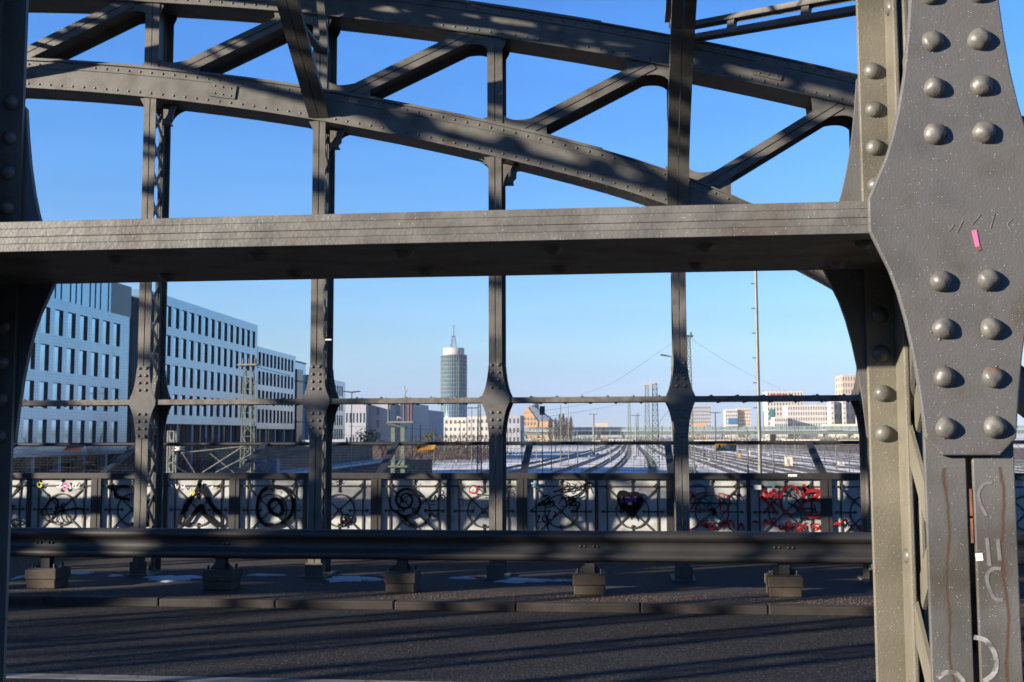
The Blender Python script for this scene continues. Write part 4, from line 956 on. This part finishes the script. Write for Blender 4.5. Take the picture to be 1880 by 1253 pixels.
simple('low_building','long low pale hall in front of the stair towers','building',1515,1595,779,1120,20,CREAM,12,1,.5,.3,zlow=0)
v=onY(1412,724,1259); m=MB()
for i in range(9): m.box((v.x+i*2.0+.3,1259.0,v.z-2.0),(v.x+i*2.0+1.6,1259.9,v.z+.3 if i%3 else v.z-.6))
tag(m.build('roof_lettering',REDG,None,tuple(v)),'row of small red letters along the top of the white high block','sign')
v=onY(1412,752,1259); v2=onY(1421,770,1259); tag(MB().box((v.x,1259,v2.z),(v2.x,1259.9,v.z)).build('banner',TEALG,None,tuple(v)),'teal banner hanging on the white high block','banner')
v=onY(1337,768,1279); v2=onY(1353,779,1279); tag(MB().box((v.x,1279,v2.z),(v2.x,1279.9,v.z)).build('banner',BLUEC,None,tuple(v)),'blue panel on the lower front of the small building','banner')
# ---------------------------------------------------------------- far road bridge
fb=empty('far_road_bridge',(0,1080,ZG)); g=(0,1080,ZG)
zd=1.7
MB().box((-280,1076,zd-3.2),(420,1094,zd-.1)).build('girder',BRG,fb,g)
MB().box((-280,1075,zd-.1),(420,1075.6,zd+1.1)).build('fascia',GREYB,fb,g)
MB().box((-280,1075.2,zd+1.4),(420,1075.4,zd+4.4)).build('noise_barrier',TEALB,fb,g)
m=MB(); x=-280
while x<420: m.box((x,1075.0,zd+1.1),(x+.5,1075.19,zd+4.8)); x+=8
m.build('barrier_posts',BRG,fb,g)
for i in range(29): 
    x=-270+i*24; MB().box((x,1078,ZG),(x+2.2,1092,zd-3.21)).build('pier',GREYB,fb,g)
tag(fb,'long low road bridge with teal noise barrier crossing the rail yard','bridge')
# ---------------------------------------------------------------- rail yard
def track_x(x0,Y): 
    d=max(0,Y-150)/1000
    return x0*(1-.42*min(d,1.2))+ (14 if x0<40 else 0)*d+ 3*math.sin(Y/170+x0*.05)
xs_=[]; x=-31
while x<235: xs_.append(x); x+=random.choice((4.6,4.8,5.4,8.5) if x<60 else (4.7,5.0,6.0))
for i,x0 in enumerate(xs_):
    Ys=[60+14*j for j in range(12)]+[240+30*j for j in range(28)]
    root=empty('railway_track',(x0,60,ZG))
    m=MB(); vs=[]; 
    for Y in Ys: xx=track_x(x0,Y); vs+=[(xx-1.0,Y,ZG+.02),(xx+1.0,Y,ZG+.02)]
    m.add(vs,[(2*j,2*j+1,2*j+3,2*j+2) for j in range(len(Ys)-1)]); m.build('ballast_bed',BED,root,(x0,60,ZG))
    for s in(-.74,.74):
        m=MB(); vs=[]
        for Y in Ys:
            xx=track_x(x0,Y)+s; vs+=[(xx-.06,Y,ZG+.03),(xx-.06,Y,ZG+.19),(xx+.06,Y,ZG+.19),(xx+.06,Y,ZG+.03)]
        fs=[]
        for j in range(len(Ys)-1):
            a=4*j
            for k in range(3): fs.append((a+k,a+k+1,a+k+5,a+k+4))
        m.add(vs,fs); m.build('rail',RAIL,root,(x0,60,ZG))
    side='left half, among the shaded tracks' if x0<15 else ('middle, curving towards the far bridge' if x0<70 else 'right half, in sunlight')
    tag(root,'snowy railway track running through the yard, %s'%side,'railway track','railway tracks in the yard, '+side.split(',')[0])
def lattice(mb,x,y,z0,z1,w0,w1,n,r=.05):
    for i in range(n):
        a=z0+(z1-z0)*i/n; b=z0+(z1-z0)*(i+1)/n; wa=w0+(w1-w0)*i/n; wb=w0+(w1-w0)*(i+1)/n
        C0=[(x+sx*wa/2,y+sy_*wa/2,a) for sx,sy_ in((-1,-1),(1,-1),(1,1),(-1,1))]; C1=[(x+sx*wb/2,y+sy_*wb/2,b) for sx,sy_ in((-1,-1),(1,-1),(1,1),(-1,1))]
        for k in range(4):
            mb.bar(C0[k],C1[k],r*1.6,r*1.6)
            if i%2: mb.bar(C0[k],C1[(k+1)%4],r,r)
            else: mb.bar(C0[(k+1)%4],C1[k],r,r)
            mb.bar(C1[k],C1[(k+1)%4],r,r)
def lat_mast(px,ytop,Y,w0,w1,n,m_,label,head=None,r=.05,top_w=None,zb=ZG):
    v=onY(px,ytop,Y); root=empty('lattice_mast',(v.x,Y,zb)); g=(v.x,Y,zb)
    m=MB(); lattice(m,v.x,Y,zb,v.z,w0,w1,n,r); m.build('lattice_shaft',m_,root,g)
    if head: head(root,g,v)
    return tag(root,label,'mast','lattice masts in the rail yard')
def head1(root,g,v):
    x,y,z=v.x,v.y,v.z
    MB().box((x-.75,y-.5,z),(x+.75,y+.5,z+.12)).build('platform',LGALV,root,g)
    m=MB()
    for dx in(-.45,0,.25,.5): m.tube([(x+dx,y,z+.12),(x+dx,y,z+.55+.3*(dx==.25))],.09 if dx else .05,6)
    m.build('insulators',DIRON,root,g)
    MB().bar((x-.75,y,z-.6),(x-.75,y,z+.9),.05,.05).build('antenna',LGALV,root,g)
    m=MB(); m.bar((x+.6,y,z-.1),(x+2.8,y+1,z-.7),.04,.04); m.bar((x+.5,y,z-1.2),(x+2.9,y+1,z-.7),.04,.04); m.build('stay',LGALV,root,g)
lat_mast(457,672,80,.95,.6,15,GREENP,'green lattice mast with a small platform in front of the blue office blocks',head1,.038)
def head2(root,g,v):
    x,y,z=v.x,v.y,v.z
    m=MB(); m.box((x-.5,y-.1,z-.1),(x+.5,y+.1,z+.15)); m.tube([(x-.3,y,z+.1),(x-.3,y,z+.6)],.08,6); m.tube([(x+.25,y,z+.1),(x+.25,y,z+.45)],.1,6); m.build('wire_head',DGREEN,root,g)
lat_mast(1264,618,120,.95,.32,22,GREENP,'tall green lattice mast rising beside the fourth far column',head2,.06)
def head3(root,g,v):
    m=MB(); m.box((v.x-.9,v.y-.3,v.z),(v.x+.9,v.y+.3,v.z+.3)); m.bar((v.x-.7,v.y,v.z),(v.x-.7,v.y,v.z+1.5),.12,.12); m.bar((v.x+.7,v.y,v.z),(v.x+.7,v.y,v.z+1.5),.12,.12); m.build('wire_head',TANB,root,g)
lat_mast(1187.5,708,260,1.5,.7,16,GREENP,'slimmer left mast of the paired lattice masts',head3,.09)
lat_mast(1202,706,262,1.7,1.0,16,GREENP,'thicker right mast of the paired lattice masts',head3,.10)
lat_mast(1155,738,300,1.0,.5,12,GREENP,'thin pale lattice mast left of the paired masts',None,.08)
lat_mast(880,743,230,.9,.5,14,DGREEN,'dark lattice mast right of the round tower foot',None,.08)
lat_mast(316,792,62,.36,.36,9,LGALV,'white ladder-like lattice mast in front of the blue office blocks',None,.05)
# switch mast with platform (left of third column)
v=onY(730,777,60); x,y,z=v.x,60,v.z; sm=empty('switch_mast',(x,y,ZG)); g=(x,y,ZG)
for dx in(-.24,.30): 
    q=MB(); q.box((x+dx-.11,y-.1,ZG),(x+dx+.11,y+.1,z-.25)); q.build('leg',GREENP,sm,g)
q=MB(); zz=ZG+.6
while zz<z-1: q.bar((x-.2,y-.11,zz),(x+.28,y-.11,zz+.7),.04,.1); zz+=.9
q.build('bracing',GREENP,sm,g)
q=MB(); za=onY(730,858,60).z; q.box((x-.5,y-.3,za),(x+.6,y+.3,za+.08)); q.bar((x-.1,y-.2,za),(x-.4,y-.2,za-.6),.05,.05); q.build('lower_bracket',GREENP,sm,g)
MB().prism([(x-.55,z+.05),(x+.5,z-.22),(x+.5,z-.32),(x-.55,z-.05)],y-.35,y+.35).build('sloping_shelf',DGREEN,sm,g)
MB().box((x-.5,y-.4,z),(x+.95,y+.4,z+.09)).build('platform',LGALV,sm,g)
q=MB(); zt_=onY(730,742,60).z
for dx in(.35,.62,.78): q.tube([(x+dx,y,z+.09),(x+dx,y,zt_+.3)],.05,8)
q.build('insulators',BRN,sm,g)
q=MB(); q.tube([(x-.5,y,z),(x-.52,y,onY(700,738,60).z)],.06,8); q.build('side_post',DGREEN,sm,g)
q=MB(); q.tube([(x+.0,y,z+.1),(x-.02,y,z+.35),(x+.25,y,z+.25)],.04,6); q.tube([(x+.4,y,zt_+.25),(x+.42,y,zt_+.7),(x+.38,y,zt_+1.0)],.02,5); q.tube([(x+.3,y,zt_+.3),(x+.55,y,zt_+.8)],.02,5); q.build('cable_horns',LGALV,sm,g)
tag(sm,'pale green switch mast with platform and brown insulators between second and third far columns','mast')
# white tubular cantilevers
def tubes(name,label,segs,Y,r,m_=LGALV):
    p0=onY(*segs[0][0],Y); m=MB()
    for a,b in segs: m.tube([onY(*a,Y),onY(*b,Y+.3)],r,6)
    return tag(m.build(name,m_,None,tuple(p0)),label,'catenary arm')
tubes('catenary_arm','pale crossing tubes of overhead line arms below the green lattice mast',[((332,832),(448,820)),((372,868),(450,818)),((396,868),(462,834)),((335,832),(358,868)),((385,832),(430,868)),((326,858),(345,870))],58,.045)
v=onY(330,824,58); m=MB(); m.lathe([(.05,-.12),(.28,-.1),(.28,-.03),(.1,0),(.26,.04),(.26,.1),(.05,.12)],(v.x,58,v.z),14); tag(m.build('insulator',CREAM,None,tuple(v)),'cream ribbed insulator at the end of the pale tubes','insulator')
# slender poles
def pole(px,ytop,Y,r0_,r1_,m_,label,name='pole',head=None,zb=ZG,cat='pole',group=None):
    v=onY(px,ytop,Y); root=empty(name,(v.x,Y,zb)); g=(v.x,Y,zb)
    MB().tube([(v.x,Y,zb),(v.x,Y,v.z)],r0_,10,r1_).build('shaft',m_,root,g)
    if head: head(root,g,v)
    return tag(root,label,cat,group)
def pegs(root,g,v):
    m=MB(); z=-7
    while z<v.z-.3: m.tube([(v.x-.2,v.y-.02,z),(v.x+.0,v.y-.02,z)],.018,5); z+=.62 if False else 1.0
    m.build('step_pegs',DIRON,root,g)
pole(1386,440,45,.095,.06,LGALV,'tall thin pale pole with step pegs at right of centre','pole',pegs)
def lamp1(root,g,v): MB().add([(v.x-.7,v.y-.15,v.z+.02),(v.x-.05,v.y-.1,v.z-.1),(v.x-.05,v.y+.1,v.z-.1),(v.x-.7,v.y+.15,v.z+.02),(v.x-.6,v.y-.12,v.z+.1),(v.x-.05,v.y-.1,v.z-.04),(v.x-.05,v.y+.1,v.z-.04),(v.x-.6,v.y+.12,v.z+.1)],[(0,1,2,3),(4,5,6,7),(0,1,5,4),(1,2,6,5),(2,3,7,6),(3,0,4,7)]).build('lamp_head',DGREEN,root,g)
pole(1232,653,70,.05,.03,LGALV,'single-arm street lamp beside the fourth far column','street_lamp',lamp1,cat='street lamp')
def lamp2(root,g,v):
    for s in(-1,1): MB().prism([(v.x,v.z-.12),(v.x+s*1.2,v.z+.02),(v.x+s*1.2,v.z+.12),(v.x+s*.2,v.z+.06),(v.x,v.z-.02)],v.y-.2,v.y+.2).build('lamp_head',DIRON,root,g)
pole(646,720,150,.10,.06,GREYB,'double-arm street lamp right of the blue office row','street_lamp',lamp2,cat='street lamp')
def tee(root,g,v): MB().box((v.x-1.6,v.y-.1,v.z-.3),(v.x+1.6,v.y+.1,v.z-.05)).build('cross_arm',DGREEN,root,g)
def sig(root,g,v):
    MB().box((v.x-.35,v.y-.2,v.z-1.2),(v.x+.35,v.y+.2,v.z)).build('signal_head',DIRON,root,g)
T=[(1089.5,760,420,.45,'dark T-topped mast at the middle of the yard',tee),(1167,762,380,.3,'T-topped mast left of the paired masts',tee),(1171,758,400,.2,'thin mast just right of a T-topped mast',None),
 (995.5,746,150,.07,'white-topped signal pole right of the ochre hall',sig),(1029,743,300,.15,'thin pole left of the poplars',None),(1043,735,320,.12,'thin pole behind the poplars',tee),
 (1313,757,330,.25,'dark cross-armed mast between the slab buildings',tee),(1419,798,150,.1,'slim green post at the right of the yard',sig),(1372,790,200,.13,'green post beside the tall thin pole',None),
 (1558,812,95,.06,'green post right of the last screen strut',None),(1513,805,160,.08,'slim post behind the last screen strut',None),(1402,754,400,.16,'thin lamp pole left of the white high block',None),
 (1443,775,350,.12,'pale post in front of the long office row',None),(1490,785,280,.12,'greenish mast before the office row',tee),(1534,790,240,.12,'short mast before the stair towers',tee),
 (757,775,160,.1,'green post right of the switch mast',None),(772,780,180,.09,'slim light post left of the tower foot',None),(741,790,110,.06,'thin white post beside the switch mast',None),
 (797,785,260,.12,'green signal mast in front of the apartments',sig),(817,783,300,.13,'green mast at the foot of the round tower',None),(845,775,320,.15,'mast before the right side of the round tower',tee),
 (866,748,250,.12,'tall thin green pole right of the round tower',tee),(918,770,260,.2,'mast close to the third far column',None),(958,790,200,.1,'short mast before the ochre hall',None),
 (1012,785,240,.12,'short green post left of the poplars',tee),(1060,790,260,.12,'short green post right of the poplars',None),(1120,788,330,.13,'short mast right of the T-topped one',tee),(1140,785,350,.13,'short mast in the middle distance',tee),
 (1215,782,330,.14,'mast between the paired masts and the fourth column',None),(1290,792,300,.12,'short mast before the grey-tan slab',None),(1330,790,290,.12,'short mast before the yellow plate',None),(1353,783,360,.14,'short mast before the small beige slab',tee),
 (1395,785,330,.13,'short mast right of the tall thin pole',None),(1465,785,330,.13,'short mast before the high block',tee),(938,788,350,.13,'short mast right of the third column',None),(985,785,330,.13,'mast before the slate roof',tee)]
for px,yt,Y,r_,lb,hd in T: pole(px,yt,Y,r_,r_*.7,random.choice((GREENP,DGREEN,GREENP,LGALV)),lb,'yard_mast',hd,cat='mast',group='slender masts in the rail yard')
# wires
def wire(pts,Y0,Y1,r,label,sag=0):
    n=len(pts); P=[onY(a,b,Y0+(Y1-Y0)*i/(n-1)) for i,(a,b) in enumerate(pts)]
    m=MB().tube([Vector(p) for p in smooth(P,4)],r,5); return tag(m.build('overhead_wire',DIRON,None,tuple(P[0])),label,'wire','overhead wires')
wire([(1262,624),(1232,632),(1162,680),(1120,705),(1062,727)],120,160,.013,'thin wire falling left from the tall green lattice mast')
wire([(1267,620),(1285,633),(1340,668),(1395,697),(1432,713)],120,170,.013,'thin wire falling right from the tall green lattice mast')
wire([(1245,735),(1215,770),(1206,785)],120,200,.02,'short steep wire left of the fourth far column')
wire([(960,760),(1060,745),(1150,728)],200,300,.028,'faint wire above the far bridge left of the paired masts')
wire([(1000,766),(1090,752),(1180,735)],200,300,.028,'lower faint wire above the far bridge')
wire([(640,783),(720,786),(800,790)],90,90,.015,'wire crossing behind the switch mast')
wire([(480,797),(560,798),(700,800),(890,802)],100,100,.013,'long level wire above the screen bar at left')
wire([(930,790),(1060,800),(1220,812)],120,120,.015,'level wire above the screen bar at centre')
# yard cabinets, wagons, containers
def cabinet(px,py,Yd,w_,h_,m_,label,name='cabinet',cat='cabinet'):
    v=onZ(px,py,ZG); v=Vector((v.x,v.y,0)); root=empty(name,(v.x,v.y,ZG)); g=(v.x,v.y,ZG)
    MB().box((v.x-w_/2,v.y,ZG),(v.x+w_/2,v.y+w_*.8,ZG+h_)).build('body',m_,root,g,bevel=.03)
    MB().box((v.x-w_/2-.1,v.y-.1,ZG+h_+.01),(v.x+w_/2+.1,v.y+w_*.8+.1,ZG+h_+.15)).build('roof',GREYB,root,g)
    MB().box((v.x-w_*.3,v.y-.03,ZG+.3),(v.x+w_*.1,v.y-.004,ZG+h_*.8)).build('door',GREYB,root,g)
    return tag(root,label,cat,'yard cabinets')
cabinet(1449,856,0,1.7,2.2,CREAM,'cream relay cabinet standing in the tracks at right')
cabinet(1358,842,0,.7,1.6,YEL,'small orange cabinet right of the fourth far column')
cabinet(1095,818,0,6,3.2,CREAM,'small cream hut by the tracks near the far bridge','hut','hut')
cabinet(1078,817,0,4,2.6,WHITEB,'small white hut left of the cream hut','hut','hut')
cabinet(1159,818,0,2.2,2.4,REDT,'reddish cabinet near the vanishing tracks')
cabinet(1375,838,0,.8,2.0,CREAM,'narrow cream cabinet left of the tall thin pole')
cabinet(1545,856,0,1.4,1.1,WHITEB,'low white cabinet right of the last screen strut')
rn=random.Random(5); cols=[WHITEB,GREYB,TANB,CREAM,GREYB,WHITEB,DGREEN,SLATE]
def wagon(X,Y,L,m_,label,ang=0):
    root=empty('railway_wagon',(X,Y,ZG),ang); g=Vector((0,0,0))
    MB().box((0,0,1.1),(L,2.9,3.9)).build('body',m_,root,g,bevel=.2)
    q=MB(); 
    for i in range(int(L/2.4)): q.box((.8+i*2.4,-.02,2.3),(2.2+i*2.4,-.002,3.2))
    q.build('window_band',DKW,root,g)
    MB().box((.5,.3,.5),(L-.5,2.6,1.09)).build('underframe',DIRON,root,g)
    for x in(2,L-2): 
        MB().tube([(x,.2,.45),(x,2.7,.45)],.45,10).build('wheelset',DIRON,root,g)
    return tag(root,label,'railway wagon','parked railway wagons near the far bridge')
lbs=['between the third column and the ochre hall','in front of the ochre hall','below the poplars','left of the cream hut','right of the cream hut','left of the paired masts','below the paired masts','left of the fourth far column','right of the fourth far column','below the grey-tan slab','below the small slabs','beside the tall thin pole','below the white high block','below the long office row','below the stair towers']
for i,px in enumerate((930,965,1010,1050,1118,1145,1188,1215,1275,1300,1345,1392,1440,1490,1540)):
    Y=rn.uniform(640,980); v=onY(px,800,Y); wagon(v.x,Y,rn.uniform(12,22),rn.choice(cols),'distant parked wagon %s'%lbs[i])
def container(px,py,label):
    v=onZ(px,py,ZG+0); Y=min(v.y,130); v=onY(px,py,Y); root=empty('container',(v.x,Y,ZG)); g=(v.x,Y,ZG); z=onY(px,py-16,Y).z
    m=MB().box((v.x,Y,ZG),(v.x+1.3,Y+1.2,z)); 
    for i in range(9): m.box((v.x+.04+.138*i,Y-.05,ZG+.1),(v.x+.11+.138*i,Y-.001,z-.1))
    m.build('body',BLUEC,root,g); MB().prism([(v.x-.05,z+.01),(v.x+1.35,z+.01),(v.x+1.15,z+.2),(v.x+.15,z+.16)],Y-.05,Y+1.25).build('tarpaulin',SLATE,root,g)
    return tag(root,label,'container','blue containers left of the second far column')
container(466,864,'left blue covered container below the blue office blocks'); container(489,863,'right blue covered container below the blue office blocks')
# retaining wall, street with snow on the left
sl0=Vector((-44,60,0))
def strip(name,xa,xb,y0,y1,z0,z1,m_,kind='structure',label=None,cat=None):
    m=MB(); d=-.034
    vs=[(xa+d*(y0-117),y0,z0),(xb+d*(y0-117),y0,z0),(xb+d*(y1-117),y1,z0),(xa+d*(y1-117),y1,z0)]; vs+=[(a,b,z1) for a,b,_ in vs]
    m.add(vs,[(0,3,2,1),(4,5,6,7),(0,1,5,4),(1,2,6,5),(2,3,7,6),(3,0,4,7)])
    o=m.build(name,m_)
    if kind: tag(o,kind=kind)
    else: tag(o,label,cat)
    return o
strip('street',-41,-35,20,215,ZG,-5.0,ASPH)
strip('snow_bank',-44.99,-41.01,20,215,ZG,-4.7,SNOW)
strip('retaining_wall',-46.5,-45,118,205,ZG,-1.75,DARKWALL,None,'long dark stone wall along the left side of the rail yard','wall')
# trees
def bare_tree(X,Y,zb,h,label,m_=TWIG,name='bare_tree',spread=.5,dens=4,group='bare trees'):
    rn=random.Random(int(X*7+Y)); root=empty(name,(X,Y,zb)); tr=MB(); cr=MB()
    def grow(p,d,L,r,lv,mb):
        q=p+d*L; mb.tube([p,(p+q)/2+Vector((rn.uniform(-1,1),rn.uniform(-1,1),0))*L*.05,q],r,4,r*.6)
        if lv==0: return
        for i in range(dens if lv>1 else dens+1):
            nd=(d+Vector((rn.uniform(-1,1),rn.uniform(-1,1),rn.uniform(-.2,.7)))*spread*1.3).normalized()
            grow(p+d*L*rn.uniform(.45,1),nd,L*rn.uniform(.5,.75),r*.55,lv-1,cr)
    grow(Vector((X,Y,zb)),Vector((0,0,1)),h*.38,max(.05,h*.018),4 if dens<5 else 3,tr)
    tr.build('trunk',m_,root,(X,Y,zb),fix=False); cr.build('crown',m_,root,(X,Y,zb),fix=False)
    return tag(root,label,'tree',group)
TR=[(-47.5,62,7.2,'at the far left under the nearest blue block'),(-47.8,78,7.2,'second from the left under the nearest blue block'),(-48,92,8.0,'left of the first far column under the blue block'),(-48,108,7.2,'behind the first far column'),(-48.4,126,8.0,'right of the first far column'),(-48.6,146,8.0,'left of the green lattice mast'),(-49,166,8.0,'right of the green lattice mast'),(-49.5,190,8.0,'left of the second far column'),(-50.5,225,8.0,'behind the second far column')]
for X,Y,h,lb in TR: bare_tree(X,Y,ZG+1.2,h,'bare dark street tree '+lb)
def poplar(px,yt,Y,lb):
    v=onY(px,yt,Y); rn=random.Random(px); root=empty('poplar',(v.x,Y,ZG)); g=(v.x,Y,ZG); h=v.z-ZG
    MB().tube([(v.x,Y,ZG),(v.x,Y,v.z-2)],.5,6,.1).build('trunk',TWIG,root,g)
    m=MB()
    for i in range(260):
        t=rn.uniform(.15,.95); w_=h*.10*math.sin(math.pi*min(1,t*1.05))**.6; a=rn.uniform(0,6.28); z=ZG+h*t
        m.bar((v.x+math.cos(a)*w_*.2,Y+math.sin(a)*w_*.2,z),(v.x+math.cos(a)*w_,Y+math.sin(a)*w_,z+rn.uniform(1,3)),.16,.16)
    m.build('crown',TWIG,root,g,fix=False); return tag(root,'bare upright poplar '+lb,'tree','poplars beyond the far bridge')
for i,(px,yt) in enumerate(((1010,768),(1020,770),(1027,763),(1034,762),(1041,768),(1048,767))): poplar(px,yt,850,['at the left of the loose pair','right one of the loose pair','at the left of the dense clump','tallest in the dense clump','right of the tallest in the dense clump','at the right end of the clump'][i])
for X_,h_ in((-25.5,17.2),(-29.5,18.4),(-34,18.0),(-38.5,19)):  # unseen trees, added to throw dappled shade on road, guardrail and lower posts
    bare_tree(X_,-6.5,ZG,h_,'unseen bare tree added behind the camera to shade the road',spread=.55,dens=5,group='unseen bare trees added for their shade')
m=MB(); rn=random.Random(12)
for i in range(5200):
    px=rn.uniform(905,1610); Y=rn.uniform(820,1050); v=onY(px,800,Y); z=ZG+rn.uniform(0,1)*rn.uniform(1,5)
    m.bar((v.x,Y,z),(v.x+rn.uniform(-1.5,1.5),Y+rn.uniform(-1,1),z+rn.uniform(.8,2.2)),.3,.3)
tag(m.build('scrub',mat('olive_scrub',(.09,.085,.06),.9,0,.4,.1),fix=False),'olive scrub and low clutter below the far road bridge','bushes',kind='stuff')
# small repeated things of the yard
rn=random.Random(21); proto=None
for i in range(46):
    px=rn.uniform(930,1600); Y=rn.uniform(420,980); v=onY(px,800,Y)
    if proto is None:
        proto=empty('distant_mast',(v.x,Y,ZG)); MB().tube([(0,0,0),(0,0,11)],.16,6,.11).build('shaft',GREENP,proto,(0,0,0)); MB().box((.2,-.1,8.6),(2.6,.1,8.75)).build('cross_arm',GREENP,proto)
        tag(proto,'slender green mast far off among the tracks near the far bridge','mast','slender green masts near the far bridge'); refresh(); o=proto
    else: o=dup(proto); o.location=(v.x,Y,ZG); o.scale=(1,1,rn.uniform(.7,1.15)); o.rotation_euler=(0,0,rn.choice((0,3.14)))
proto=None
for i in range(60):
    px=rn.uniform(700,1600); Y=rn.uniform(235,560); v=onY(px,800,Y)
    if proto is None:
        proto=empty('track_signal',(v.x,Y,ZG)); MB().box((-.1,-.1,0),(.1,.1,.7)).build('stand',DIRON,proto); MB().box((-.35,-.12,.71),(.35,.12,1.35)).build('signal_box',DIRON,proto); MB().box((-.2,-.15,.8),(.2,-.125,1.2)).build('face_plate',GREYB,proto)
        tag(proto,'small dark ground signal standing low between the tracks','signal','small ground signals between the tracks'); refresh()
    else: o=dup(proto); o.location=(v.x,Y,ZG); o.rotation_euler=(0,0,rn.uniform(-.6,.6))
# scrub along the yard: mass of twigs nobody could count
m=MB(); rn=random.Random(11)
for i in range(5200):
    if i%3: px=rn.uniform(745,925); Y=rn.uniform(300,430); hh=rn.uniform(2,7.2) if rn.random()<.8 else 8
    else: px=rn.uniform(655,760); Y=rn.uniform(260,340); hh=rn.uniform(2,6)
    v=onY(px,800,Y); z=ZG+rn.uniform(0,hh-1)
    m.bar((v.x,Y,z),(v.x+rn.uniform(-.8,.8),Y+rn.uniform(-.8,.8),z+rn.uniform(.6,1.8)),.10,.10)
tag(m.build('scrub',TWIG,fix=False),'brown leafless scrub along the yard below the round tower','bushes',kind='stuff')
m=MB()
for i in range(2600):
    s=rn.uniform(0,1); Y=rn.uniform(60,400); X=-43.9-.034*(Y-117)+rn.uniform(-.6,.6); z=ZG+.9+rn.uniform(0,1.7)
    m.bar((X,Y,z),(X+rn.uniform(-.4,.4),Y+rn.uniform(-.5,.5),z+rn.uniform(.3,.8)),.05,.05)
tag(m.build('hedge',TWIG,fix=False),'low dark leafless hedge along the street at left','bushes',kind='stuff')
def bush(px,py,Y,r_,lb):
    v=onY(px,py,Y); rn=random.Random(px); m=MB()
    for i in range(420):
        d=Vector((rn.gauss(0,1),rn.gauss(0,1),rn.gauss(0,1))).normalized()*r_*rn.uniform(.3,1)*Vector((1,1,1)).x; p=Vector((v.x,Y,v.z))+Vector((d.x*1.3,d.y,d.z*.8)); s=rn.uniform(.12,.3)
        a=Vector((rn.uniform(-1,1),rn.uniform(-1,1),rn.uniform(-1,1))).normalized(); b=a.cross(Vector((0,0,1))); m.add([p-a*s,p+b*s,p+a*s,p-b*s],[(0,1,2,3)])
    root=empty('green_bush',(v.x,Y,ZG)); m.build('foliage',BUSH,root,(v.x,Y,ZG),fix=False); MB().tube([(v.x,Y,ZG),(v.x,Y,v.z)],.12,5).build('stem',TWIG,root,(v.x,Y,ZG))
    return tag(root,lb,'bush')
bush(674,802,200,2.4,'green bush right of the double street lamp'); bush(790,800,330,1.8,'green bush in front of the cream apartments')
# faint air between us and the far yard
hz=MB().box((-700,-60,ZG-1),(900,1500,92)).build('haze',mat('haze_surface',(1,1,1)))
hm=bpy.data.materials.new('haze_air'); hm.use_nodes=True; n=hm.node_tree.nodes; n.remove(n['Principled BSDF'])
pv=n.new('ShaderNodeVolumePrincipled'); pv.inputs['Color'].default_value=(.85,.9,1,1); pv.inputs['Density'].default_value=.00008; pv.inputs['Anisotropy'].default_value=.2
hm.node_tree.links.new(pv.outputs[0],n['Material Output'].inputs['Volume'])
hz.data.materials.clear(); hz.data.materials.append(hm); tag(hz,kind='stuff')
hz['label']='thin cool air haze over the rail yard'; hz['category']='haze'

# unseen house row added behind the camera to shut off the low bright sky
for i,(x,W,h) in enumerate(((-330,90,24),(-236,70,20),(-160,85,21),(-70,60,18),(-6,75,19),(74,90,21),(170,110,20),(285,90,18))):
    xs=reps(3,W/9,W/18,9); zs=[(ZG+2+j*3.6,ZG+4+j*3.6) for j in range(int((h+2)/3.6))]
    building('sky_block_house','plain grey house added behind the camera to block low sky light','house',(x,-104),0,W,14,ZG,ZG+h+8-2,[],GREYB,DKW,JAMB,group='unseen houses added to block low sky light')

v=onY(602,624,YF-.004); o=MB().box((v.x-.03,YF-.006,v.z-.008),(v.x+.04,YF-.0008,v.z+.008)).build('white_tape',WHITEG,far,(CR,YF,ZV))
